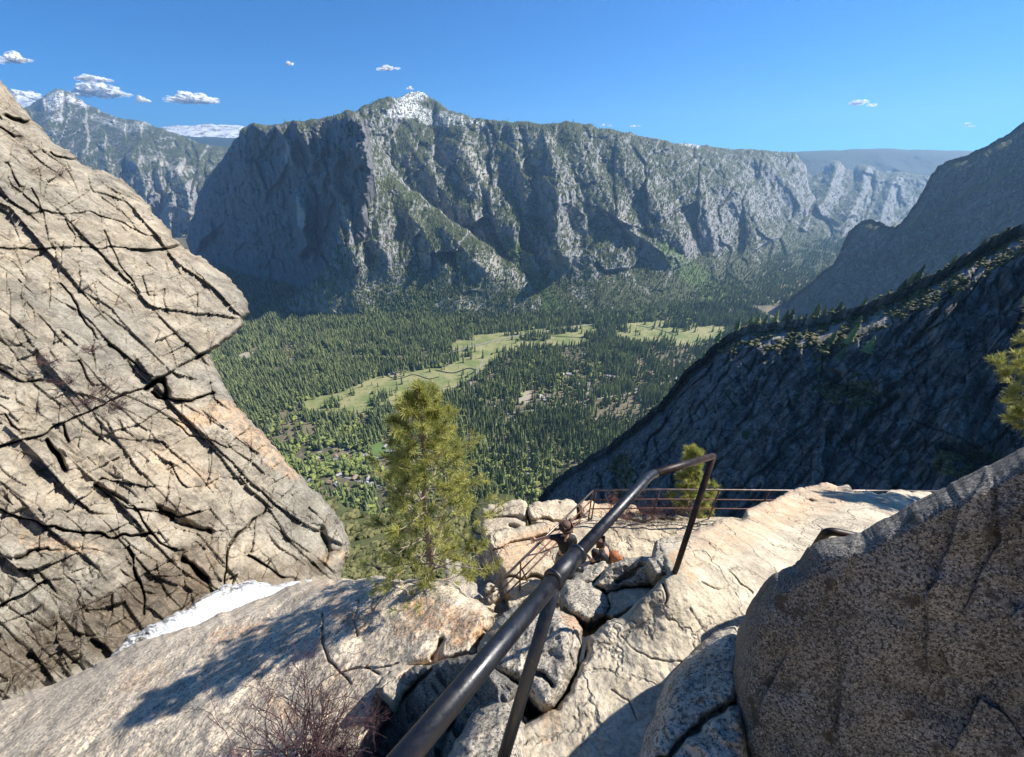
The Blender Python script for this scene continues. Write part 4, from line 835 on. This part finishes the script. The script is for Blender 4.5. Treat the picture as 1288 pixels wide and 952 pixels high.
M_brown.l(M_brown.bump(M_brown.noise(180, 4, .7), .4, .001), M_brown.b.inputs['Normal'])
M_rust = plain('rusty rail', (.16, .06, .04), rough=.6, noise=(12, (.09, .04, .03)))
M_grail = plain('weathered steel rail', (.20, .16, .14), rough=.35, metal=.7, noise=(8, (.12, .08, .07)))
a0, a1, a2, a3 = V(400, 1082, .53), V(712, 712, 1.10), V(818, 597, 1.72), V(897, 573.5, 2.28)
hr = empty('handrail', V(640, 985, 1.22), 'thick black pipe handrail with welded collar crossing the foreground', 'handrail')
rr = .0228
def smooth_bend(p0, p1, p2, r=.06, n=6):
    d0 = (p0-p1).normalized(); d2 = (p2-p1).normalized(); s_ = p1+d0*r; e_ = p1+d2*r
    return [s_*(1-t_)**2+p1*2*t_*(1-t_)+e_*t_**2 for t_ in [i/n for i in range(n+1)]]
b = MB(); b.tube([a0, a0.lerp(a1, .5), a1]+smooth_bend(a1, a2, a3, .05)[0:0], rr, 28); b.build('top_rail', M_pipe.m, hr)
b = MB(); b.tube([a1]+smooth_bend(a1, a2, a3, .045), rr*.86, 28); b.build('top_rail', M_pipe.m, hr)
b = MB(); b.tube([smooth_bend(a1, a2, a3, .045)[-1]-(a3-a2)*.02, a3], rr*.83, 24); b.build('top_rail', M_brown.m, hr)
dr = (a2-a1).normalized(); b = MB()
b.tube([a1-dr*.075, a1-dr*.073, a1+dr*.073, a1+dr*.075], [rr*.9, rr*1.13, rr*1.13, rr*.9], 28)
for s_ in (-.071, .071): b.tube([a1+dr*(s_-.007), a1+dr*(s_-.004), a1+dr*(s_+.004), a1+dr*(s_+.007)], [rr*1.1, rr*1.32, rr*1.32, rr*1.1], 28)
b.build('collar', M_pipe.m, hr)
bp = a1+dr*.03+Vector((.02, .0, -.035)); b = MB(); b.tube([bp, bp+Vector((.018, .004, -.016))], [.009, .009], 6); b.build('bolt', M_pipe.m, hr)
p1 = V(637, 940, 1.19); top = a1-dr*.05-Vector((0, 0, .01)); b = MB(); b.tube([top, p1, p1+(p1-top)*.35], rr*.84, 24); b.build('post', M_pipe.m, hr)
b = MB(); b.tube([a3+Vector((0, 0, -.005)), V(851, 714, 2.62), V(846, 726, 2.66)], rr*.80, 24); b.build('post', M_brown.m, hr)
b = MB(); b.tube([a3-(a3-a2).normalized()*.004, a3+(a3-a2).normalized()*.012], [rr*.87, rr*.5], 20); b.build('end_cap', M_brown.m, hr)
# second handrail, mostly behind the boulder
s0 = V(1041, 667, 2.25); r2 = empty('handrail', V(1044, 740, 2.3), 'short pipe elbow poking out above the huge shaded boulder', 'handrail')
b = MB(); e0 = s0+Vector((.02, .02, -.14)); b.tube([e0+Vector((.0, 0, -.5)), e0]+smooth_bend(e0, s0, V(1110, 682, 2.2), .05)+[V(1110, 682, 2.2), V(1250, 740, 2.15)], rr*1.05, 24); b.build('top_rail', M_brown.m, r2)

def railing(label, pts_top, heights, posts, mat, mat2, rad=.022, drop=1.05):
    """pts_top: polyline of the top rail; heights below top of each rail"""
    r_ = empty('metal_railing', pts_top[0]-Vector((0, 0, drop)), label, 'railing')
    for i, h_ in enumerate(heights):
        b = MB(); b.tube([p-Vector((0, 0, h_)) for p in pts_top], rad if i == 0 else rad*.72, 10); b.build('top_rail' if i == 0 else 'rail', mat if i == 0 else mat2, r_)
    for p in posts:
        b = MB(); b.tube([p+Vector((0, 0, .005)), p-Vector((0, 0, drop+.1))], rad*.85, 10); b.build('post', mat2, r_)
    return r_
zt = -7.45
def R_(px, py, z=zt): return V(px, py, float(Dz(py, z)))
c0 = R_(747, 616.5); e1 = R_(655, 705); e2 = V(618, 742, 8.15)
st_ = railing('rust red stair railing slanting down from the ledge corner toward the gully', [c0+Vector((-.03, -.02, 0)), e1, e2], [0, .36, .70], [c0.lerp(e1, .02), c0.lerp(e1, .42), e1], M_grail, M_rust)
b = MB(); b.tube([e1-Vector((0, 0, .2)), e1+(c0-e1).normalized()*.28-Vector((0, 0, 1.1))], .018, 8); b.build('brace', M_rust, st_)
k_ = [R_(830, 616), R_(905, 616.5), R_(968, 617)]
railing('thin dark railing running level along the outer edge of the ledge', [c0, R_(830, 615.5), R_(905, 616), R_(1003, 617), R_(1080, 617), R_(1200, 618)], [0, .36, .70], [R_(750, 616)]+k_+[R_(1000, 617), R_(1090, 617)], M_grail, M_rust)
# ================================================================== plants
M_ndl = leafmat('pine needles', (.17, .20, .05), (.48, .46, .14), trans=.38, rough=.5)
M_twig = plain('pale pine twig', (.36, .29, .22)); M_pbark = plain('pine bark', (.16, .11, .08), noise=(14, (.30, .24, .19)))
def tufts(items, length, n, seed, width=.006):
    R = np.random.default_rng(seed); pos = np.array([i[0] for i in items]); dr_ = np.array([i[1] for i in items]); m = len(items)
    d = dr_[:, None]*.75+R.normal(0, .62, (m, n, 3)); d[..., 2] += .12; d /= np.linalg.norm(d, axis=-1)[..., None]
    st_ = pos[:, None]-dr_[:, None]*(R.random((m, n, 1))*length*.9)
    L = length*R.uniform(.7, 1.15, (m, n, 1)); side = np.cross(d, R.normal(0, 1, (m, n, 3))); side /= np.linalg.norm(side, axis=-1)[..., None]+1e-9
    v = np.stack([st_-side*width/2, st_+side*width/2, st_+d*L+side*width*.3, st_+d*L-side*width*.3], 2).reshape(-1, 3)
    f = np.arange(len(v)).reshape(-1, 4); tn = np.repeat(np.clip(R.uniform(.2, .9, m)[:, None]+R.normal(0, .15, (m, n)), 0, 1).ravel(), 4)
    return v, f, tn
def pine(base, top, Lf, nb, seed, label, t0=.12, tl=.11, nn=46, sub=5, rad=.075, side=(0, 0, 0), width=.006):
    R = random.Random(seed); ax_ = top-base; H = ax_.length; root = empty('pine_tree', base, label, 'pine tree')
    tp = [base+ax_*t_+Vector((R.gauss(0, .012), R.gauss(0, .012), 0))*H*.3 for t_ in [i/12 for i in range(13)]]; tp[0] = base; tp[-1] = top
    b = MB(); b.tube(tp, [rad*(1-.88*i/12) for i in range(13)], 10); b.build('trunk', M_pbark, root)
    bb = MB(); items = []; sd = Vector(side)
    for i in range(nb):
        t_ = t0+(1-t0)*(i+R.random()*.6)/nb; p = base+ax_*t_; az = i*2.4+R.uniform(-.4, .4)
        h_ = Vector((math.cos(az), math.sin(az), 0)); L = Lf(t_)*R.uniform(.6, 1.12)*(1+.5*h_.dot(sd)); up = .15+.55*t_+R.uniform(-.15, .15)
        pts = [p]; d = (h_+Vector((0, 0, up))).normalized(); cur = p.copy(); ns = 5
        for k in range(ns):
            d = (d+Vector((R.gauss(0, .12), R.gauss(0, .12), .10+R.gauss(0, .08)))).normalized(); cur = cur+d*L/ns; pts.append(cur.copy())
        bb.tube(pts, [max(.0035, rad*.26*(1-t_*.6)*(1-.8*k/ns)) for k in range(ns+1)], 5)
        items.append((tuple(cur), tuple(d)))
        for k in range(sub):
            f_ = R.uniform(.35, .98); ii = min(int(f_*ns), ns-1); q = pts[ii].lerp(pts[ii+1], f_*ns-ii)
            dd = (d+Vector((R.gauss(0, .8), R.gauss(0, .8), R.gauss(.15, .4)))).normalized(); l2 = L*R.uniform(.12, .34)
            q2 = q+dd*l2; bb.tube([q, q.lerp(q2, .5)+Vector((0, 0, -.01)), q2], [.004, .003, .0025], 4)
            items.append((tuple(q2), tuple(dd)))
            if R.random() < .6:
                d3 = (dd+Vector((R.gauss(0, .7), R.gauss(0, .7), R.gauss(.1, .4)))).normalized(); q3 = q2.lerp(q, .4)+d3*l2*.7
                bb.tube([q2.lerp(q, .4), q3], .0025, 3); items.append((tuple(q3), tuple(d3)))
    items.append((tuple(top), (0, 0, 1)))
    bb.build('branches', M_twig, root)
    v, f, tn = tufts(items, tl, nn, seed, width); o = mesh_obj('needles', v-np.array(base), f, M_ndl, root, origin=(0, 0, 0), smooth=False, attrs={'tint': np.repeat(tn[:, None], 3, 1)})
    return root
pb = V(542, 752, float(D_s(542, 730))+.7); pt = Vector((pb.x+.12, pb.y+.05, 0)); 
# height so that the tip stands just under the meadow
for _ in range(60):
    if project(np.array(pt))[1] < 489: pt.z -= .1
    else: break
pt.x = float((528-CX)/F*project(np.array(pt))[2])
prof = lambda t_: float(np.interp(t_, [0, .2, .35, .5, .65, .8, .92, 1.], [.76, .88, .80, .69, .54, .38, .23, .07]))
pine(pb, pt, prof, 92, 5, 'young yellow-green pine standing alone behind the tilted slab', t0=.1, tl=.082, nn=46, sub=5, rad=.055, width=.0045, side=(.12, .0, 0))
pine(V(868, 652, 11.6), V(872, 566, 10.3), lambda t_: .62*(1-t_)**.6+.1, 46, 9, 'small bushy pine growing outside the level railing', t0=.02, tl=.13, nn=56, sub=5, rad=.04, width=.009)
pine(V(1345, 640, 6.6), V(1330, 392, 5.7), lambda t_: .95*(1-t_)**.5+.25, 70, 12, 'pine reaching into the picture from the right-hand edge', t0=.25, tl=.12, nn=60, sub=7, rad=.06, width=.007)
M_dead = plain('dead twig', (.05, .026, .03), noise=(20, (.10, .05, .05))); M_dead2 = plain('reddish twig', (.2, .085, .06), noise=(9, (.28, .16, .12)))
def bush(name, base, L, n, seed, label, mat, spread=1., depth=3, up=1., rad=.006, group=None, cat='shrub'):
    R = random.Random(seed); b = MB()
    def grow(p, d, l, r, k):
        q = p+d*l*.5+Vector((R.gauss(0, .06), R.gauss(0, .06), R.gauss(0, .06)))*l; e = q+(d+Vector((R.gauss(0, .2), R.gauss(0, .2), R.gauss(0, .2)))).normalized()*l*.5
        b.tube([p, q, e], [r, r*.8, r*.6], 3, cap=False)
        if k:
            for _ in range(R.choice((2, 3))):
                grow(q.lerp(e, R.random()), (d+Vector((R.gauss(0, .55), R.gauss(0, .55), R.gauss(0, .45)))).normalized(), l*R.uniform(.45, .8), r*.6, k-1)
    for _ in range(n):
        a_ = R.uniform(0, 6.28); d = Vector((math.cos(a_)*spread, math.sin(a_)*spread, up*R.uniform(.5, 1.2))).normalized(); grow(Vector(base)+Vector((R.gauss(0, .1), R.gauss(0, .1), 0))*L, d, L*R.uniform(.4, .7), rad, depth)
    o = b.build(name, mat, smooth=False); return tag(o, label, cat, group)
bush('dead_shrub', V(385, 975, float(D_s(385, 975))+.02), .66, 80, 3, 'leafless dark shrub growing up from the bottom edge over the slab', M_dead, spread=.75, depth=4, rad=.006)
bush('dead_shrub', V(452, 975, 2.6), .42, 14, 4, 'leafless low shrub in the shade of the jagged rock step', M_dead, spread=.9, depth=4, rad=.004)
for j, (a_, b_, l_) in enumerate([(770, 646, .5), (792, 648, .6), (815, 647, .6), (838, 648, .55), (858, 648, .45)]):
    bush('dead_shrub', V(a_, b_, float(Dz(b_, -8.55))), l_, 22, 20+j, 'reddish dead brush tangled outside the level railing', M_dead2 if j < 3 else M_dead, spread=1., depth=4, rad=.007, group='dead brush by the level railing')
def on(S_, px, py):
    k = np.argmin(np.hypot(S_['x']-px, S_['y']-py)); return Vector([float(c) for c in S_['P'][k]])
for j, (a_, b_, l_) in enumerate([(112, 500, .7), (128, 498, .8), (142, 508, .6), (90, 480, .45), (74, 222, .8), (120, 440, .45), (66, 455, .4), (150, 512, .4)]):
    bush('cliff_shrub', on(S_w, a_, b_)-Vector((0, .1, 0)), l_, 16, 60+j, 'purplish dry shrub rooted in a crack of the big cliff', M_dead, spread=1., depth=4, rad=.008, up=.6, group='dry shrubs on the cliff')

# ================================================================== hikers
def skin(name, joints, edges, radii, mat, parent, lv=1):
    me = bpy.data.meshes.new(name); me.from_pydata([tuple(j) for j in joints], edges, []); o = bpy.data.objects.new(name, me); col.objects.link(o)
    m_ = o.modifiers.new('s', 'SKIN'); m_.use_smooth_shade = True
    for i, v in enumerate(me.skin_vertices[0].data): v.radius = (radii[i], radii[i]); v.use_root = (i == 0)
    ss = o.modifiers.new('ss', 'SUBSURF'); ss.levels = lv; ss.render_levels = lv
    dg = bpy.context.evaluated_depsgraph_get(); me2 = bpy.data.meshes.new_from_object(o.evaluated_get(dg)); bpy.data.objects.remove(o)
    o = bpy.data.objects.new(name, me2); col.objects.link(o); o.parent = parent; me2.materials.clear(); me2.materials.append(mat); return o
M_skin = plain('skin', (.50, .28, .19), rough=.55)
def hiker(loc, rz, label, J, shirt, trousers, hat=None, hair=(.05, .03, .02), pack=None):
    """J: joints in metres, local frame, facing +y"""
    root = empty('person', loc, label, 'person'); root.rotation_euler.z = rz
    g = {k: Vector(v) for k, v in J.items()}
    names = ['pelvis', 'waist', 'chest', 'neck', 'headb', 'head', 'headt']; e = [(i, i+1) for i in range(6)]; r = [.125, .115, .135, .055, .075, .095, .06]
    for s_ in 'LR':
        b0 = len(names); names += ['sh'+s_, 'el'+s_, 'wr'+s_, 'pa'+s_]; r += [.058, .042, .030, .034]; e += [(2, b0), (b0, b0+1), (b0+1, b0+2), (b0+2, b0+3)]
        pa = g['pa'+s_]; fd = (pa-g['wr'+s_]).normalized(); sd = fd.orthogonal().normalized()
        for k in range(5):
            f1 = pa+sd*(.026*(k-2))*(1 if k else 1.25)+fd*(.03 if k else -.01)+sd*(-.012 if k == 0 else 0); f2 = f1+fd*(.035 if k else .022)+Vector((0, 0, -.006)); f3 = f2+fd*.026+Vector((0, 0, -.018))
            for q, nm in ((f1, 'a'), (f2, 'b'), (f3, 'c')): g[f'f{k}{nm}{s_}'] = q
            c_ = len(names); names += [f'f{k}a{s_}', f'f{k}b{s_}', f'f{k}c{s_}']; r += [.010, .009, .007]; e += [(b0+3, c_), (c_, c_+1), (c_+1, c_+2)]
        c_ = len(names); names += ['hi'+s_, 'kn'+s_, 'an'+s_, 'he'+s_, 'to'+s_]; r += [.088, .06, .043, .045, .032]; e += [(0, c_), (c_, c_+1), (c_+1, c_+2), (c_+2, c_+3), (c_+3, c_+4)]
    skin('body', [g[n_] for n_ in names], e, r, M_skin, root)
    sh = ['waist', 'chest', 'shL', 'elL', 'shR', 'elR']; g2 = g
    skin('shirt', [g['pelvis'].lerp(g['waist'], .3), g['waist'], g['chest'], g['chest'].lerp(g['neck'], .6), g['shL'], g['shL'].lerp(g['elL'], .8), g['shR'], g['shR'].lerp(g['elR'], .8)], [(0, 1), (1, 2), (2, 3), (2, 4), (4, 5), (2, 6), (6, 7)], [.15, .135, .16, .07, .078, .058, .078, .058], shirt, root)
    skin('trousers', [g['pelvis'], g['pelvis'].lerp(g['waist'], .6), g['hiL'], g['knL'], g['anL'], g['hiR'], g['knR'], g['anR']], [(0, 1), (0, 2), (2, 3), (3, 4), (0, 5), (5, 6), (6, 7)], [.15, .135, .11, .08, .06, .11, .08, .06], trousers, root)
    for s_ in 'LR': skin('shoe', [g['an'+s_], g['he'+s_], g['to'+s_]], [(0, 1), (1, 2)], [.052, .058, .045], M_shoe, root)
    fw = (g['headb']-g['neck']); hd = g['head']; face = g['face'].normalized(); side_ = face.cross(Vector((0, 0, 1))).normalized()
    skin('hair', [hd-face*.025+Vector((0, 0, .03)), hd-face*.03+Vector((0, 0, .075)), hd-face*.055-Vector((0, 0, .04))], [(0, 1), (0, 2)], [.104, .08, .07], plain('hair', hair), root)
    for s_ in (-1, 1): skin('eye', [hd+face*.092+side_*.032*s_, hd+face*.096+side_*.034*s_], [(0, 1)], [.010, .009], M_shoe, root, 1)
    skin('nose', [hd+face*.09+Vector((0, 0, .01)), hd+face*.112-Vector((0, 0, .022))], [(0, 1)], [.010, .015], M_skin, root, 1)
    if hat:
        b = MB(); c_ = hd+Vector((0, 0, .045)); 
        for k, (rr_, zz) in enumerate([(.165, -.005), (.165, .005), (.108, .012), (.104, .05), (.085, .105), (.03, .118)]):
            for q in range(20): b.v.append(tuple(c_+Vector((math.cos(q*.314159)*rr_, math.sin(q*.314159)*rr_, zz))))
        for k in range(5):
            for q in range(20): b.f.append((k*20+q, k*20+(q+1) % 20, (k+1)*20+(q+1) % 20, (k+1)*20+q))
        b.f.append(tuple(range(100, 120))); b.f.append(tuple(range(20))[::-1])
        mesh_obj('hat', np.array(b.v), b.f, hat, root, origin=(0, 0, 0))
    if pack:
        p0 = g['waist'].lerp(g['chest'], .5)-g['back'].normalized()*-.20
        skin('backpack', [p0-Vector((0, 0, .16)), p0, p0+Vector((0, 0, .16))], [(0, 1), (1, 2)], [.12, .14, .11], pack, root, 2)
        skin('backpack_pocket', [p0+g['back'].normalized()*.13-Vector((0, 0, .1)), p0+g['back'].normalized()*.13+Vector((0, 0, .02))], [(0, 1)], [.08, .09], pack, root, 2)
    return root
M_shoe = plain('dark shoe', (.03, .03, .03)); M_black = plain('black shirt', (.012, .013, .016)); M_greyt = plain('grey trousers', (.10, .095, .09)); M_hat = plain('brown felt hat', (.10, .055, .035)); M_packm = plain('rust orange pack cloth', (.34, .12, .045), noise=(12, (.24, .08, .03))); M_blackt = plain('black trousers', (.01, .01, .012))
st1 = dict(pelvis=(0, 0, .92), waist=(0, .02, 1.08), chest=(0, .06, 1.30), neck=(0, .09, 1.48), headb=(0, .11, 1.56), head=(0, .13, 1.63), headt=(0, .13, 1.72), face=(-.3, 1, -.5),
  shL=(-.18, .06, 1.40), elL=(-.40, .14, 1.30), wrL=(-.60, .20, 1.14), paL=(-.67, .22, 1.10), shR=(.18, .05, 1.40), elR=(.25, .08, 1.13), wrR=(.18, .28, 1.02), paR=(.15, .35, 1.0),
  hiL=(-.09, 0, .88), knL=(-.10, .10, .48), anL=(-.10, .02, .10), heL=(-.10, -.02, .04), toL=(-.10, .16, .03), hiR=(.09, 0, .88), knR=(.10, .16, .52), anR=(.10, .14, .10), heR=(.10, .10, .04), toR=(.10, .28, .03))
fz = -8.55
q = P(706, 728, float(Dz(728, fz))); q[2] = fz
hiker(q, .0, 'hiker in brown brimmed hat and black top reaching one arm to the stair railing', st1, M_black, M_greyt, hat=M_hat)
st2 = dict(pelvis=(0, 0, .32), waist=(0, .06, .46), chest=(0, .18, .66), neck=(-.0, .27, .82), headb=(0, .31, .89), head=(0, .34, .95), headt=(0, .35, 1.04), face=(0, 1, -.4), back=(0, -1, .25),
  shL=(-.18, .22, .76), elL=(-.24, .40, .56), wrL=(-.10, .56, .56), paL=(-.06, .62, .58), shR=(.18, .22, .76), elR=(.26, .40, .56), wrR=(.12, .58, .56), paR=(.08, .63, .58),
  hiL=(-.10, .04, .30), knL=(-.16, .42, .46), anL=(-.15, .30, .10), heL=(-.15, .26, .04), toL=(-.16, .44, .03), hiR=(.10, .04, .30), knR=(.16, .42, .42), anR=(.15, .32, .10), heR=(.15, .28, .04), toR=(.16, .46, .03))
q = P(765, 716, float(Dz(716, fz+.1))); q[2] = fz
hiker(q, 1.25, 'hiker in black crouching with a rust-orange backpack on the ledge', st2, M_black, M_blackt, pack=M_packm, hair=(.06, .03, .02))

# ================================================================== clouds and air
t = NT('cloud'); t.color((.98, .98, .98)); t.b.inputs['Roughness'].default_value = 1; t.b.inputs['Specular IOR Level'].default_value = 0
vm = t.n('ShaderNodeVectorMath', operation='SCALE'); t.l(t.n('ShaderNodeNewGeometry').outputs['Normal'], vm.inputs[0]); vm.inputs['Scale'].default_value = .25
va = t.n('ShaderNodeVectorMath', operation='ADD'); t.l(vm.outputs[0], va.inputs[0]); va.inputs[1].default_value = (.35, -.05, .8); t.l(va.outputs[0], t.b.inputs['Normal'])
lw = t.n('ShaderNodeLayerWeight'); lw.inputs[0].default_value = .5
tr = t.n('ShaderNodeBsdfTranslucent'); tr.inputs[0].default_value = (.95, .95, .97, 1); mx = t.n('ShaderNodeMixShader'); mx.inputs[0].default_value = .25; t.l(t.b.outputs[0], mx.inputs[1]); t.l(tr.outputs[0], mx.inputs[2])
tp = t.n('ShaderNodeBsdfTransparent'); m2 = t.n('ShaderNodeMixShader')
al = t.math('MULTIPLY', t.ramp(lw.outputs['Facing'], .05, .85, 1, 0), t.ramp(t.noise(.005, 7, .75), .30, .58)); t.l(al, m2.inputs[0]); t.l(tp.outputs[0], m2.inputs[1]); t.l(mx.outputs[0], m2.inputs[2]); t.l(m2.outputs[0], t.out.inputs[0])
M_cl = t.m
def ico(n=3):
    import bmesh
    bm = bmesh.new(); bmesh.ops.create_icosphere(bm, subdivisions=n, radius=1); v = np.array([tuple(q.co) for q in bm.verts]); f = np.array([[q.index for q in fc.verts] for fc in bm.faces]); bm.free(); return v, f
IV, IF = ico(4)
def cloud(px, py, w_, h_, seed, label, D=18500):
    R = np.random.default_rng(seed); Vs = []; Fs = []; b0 = 0; n = max(5, int(w_/3.5)); w_ *= 1.12; h_ *= 1.2
    for k in range(n):
        u = R.uniform(-1, 1); sz = (1-.6*abs(u))*R.uniform(.35, .75); c_ = P(px+u*w_/2*.8, py+h_*.2*(R.random()-.5)-abs(R.normal(0, .22))*h_*(1-abs(u)), D+R.uniform(-1, 1)*w_*6)
        ru = max(h_*.5*sz*1.3, w_*.14)/F*D; rz_ = h_*.5*sz/F*D
        v = IV*(1+.6*fbm(IV*1.7+seed+k*5., 4, seed)[:, None]); v = v*np.array([ru, ru, rz_]); v[:, 2] = np.where(v[:, 2] < 0, v[:, 2]*.6, v[:, 2]*1.25)
        Vs.append(v+c_); Fs.append(IF+b0); b0 += len(v)
    tag(mesh_obj('cloud', np.concatenate(Vs), np.concatenate(Fs), M_cl), label, 'cloud')
for a_ in [(16,77,44,12,1,'small flat cloud at the left edge of the sky'), (116,101,44,10,2,'upper puff of the double cloud above the snow-streaked peak'), (126,119,66,20,3,'lower larger puff of the double cloud above the snow-streaked peak'), (178,127,22,8,4,'tiny cloud scrap between the double cloud and the single white one'), (240,128,60,18,5,'single bright flat-bottomed white cloud right of the double cloud'),
  (490,87,28,8,6,'small twin puff high above the wooded summit'), (515,112,11,4,7,'tiny cloud just behind the snowy dome'), (1083,132,34,9,8,'lone small cloud over the far valley on the right'), (1217,159,16,5,9,'tiny faint cloud near the right edge above the shaded wall'), (762,158,14,5,10,'tiny cloud touching the level rim, left one'), (799,159,14,4,11,'tiny cloud just above the level rim, right one'), (30,122,40,16,12,'cloud bank half hidden behind the left peak'), (364,81,10,6,13,'faint wisp in the open sky above the headland')]:
    cloud(*a_)
hz = bpy.data.materials.new('haze'); hz.use_nodes = True; nt = hz.node_tree; nt.nodes.remove(nt.nodes['Principled BSDF']); pv = nt.nodes.new('ShaderNodeVolumePrincipled')
pv.inputs['Color'].default_value = (.34, .62, 1, 1); pv.inputs['Density'].default_value = 4.3e-5; pv.inputs['Anisotropy'].default_value = .25
nt.links.new(pv.outputs[0], nt.nodes['Material Output'].inputs['Volume'])
x0, x1, y0, y1, z0, z1 = -16500, 16500, -900, 18600, FLOOR-8, 1700
b = MB(); b.box(((x0+x1)/2, (y0+y1)/2, (z0+z1)/2), (x1-x0, y1-y0, z1-z0)); tag(b.build('haze', hz, smooth=False), kind='stuff')
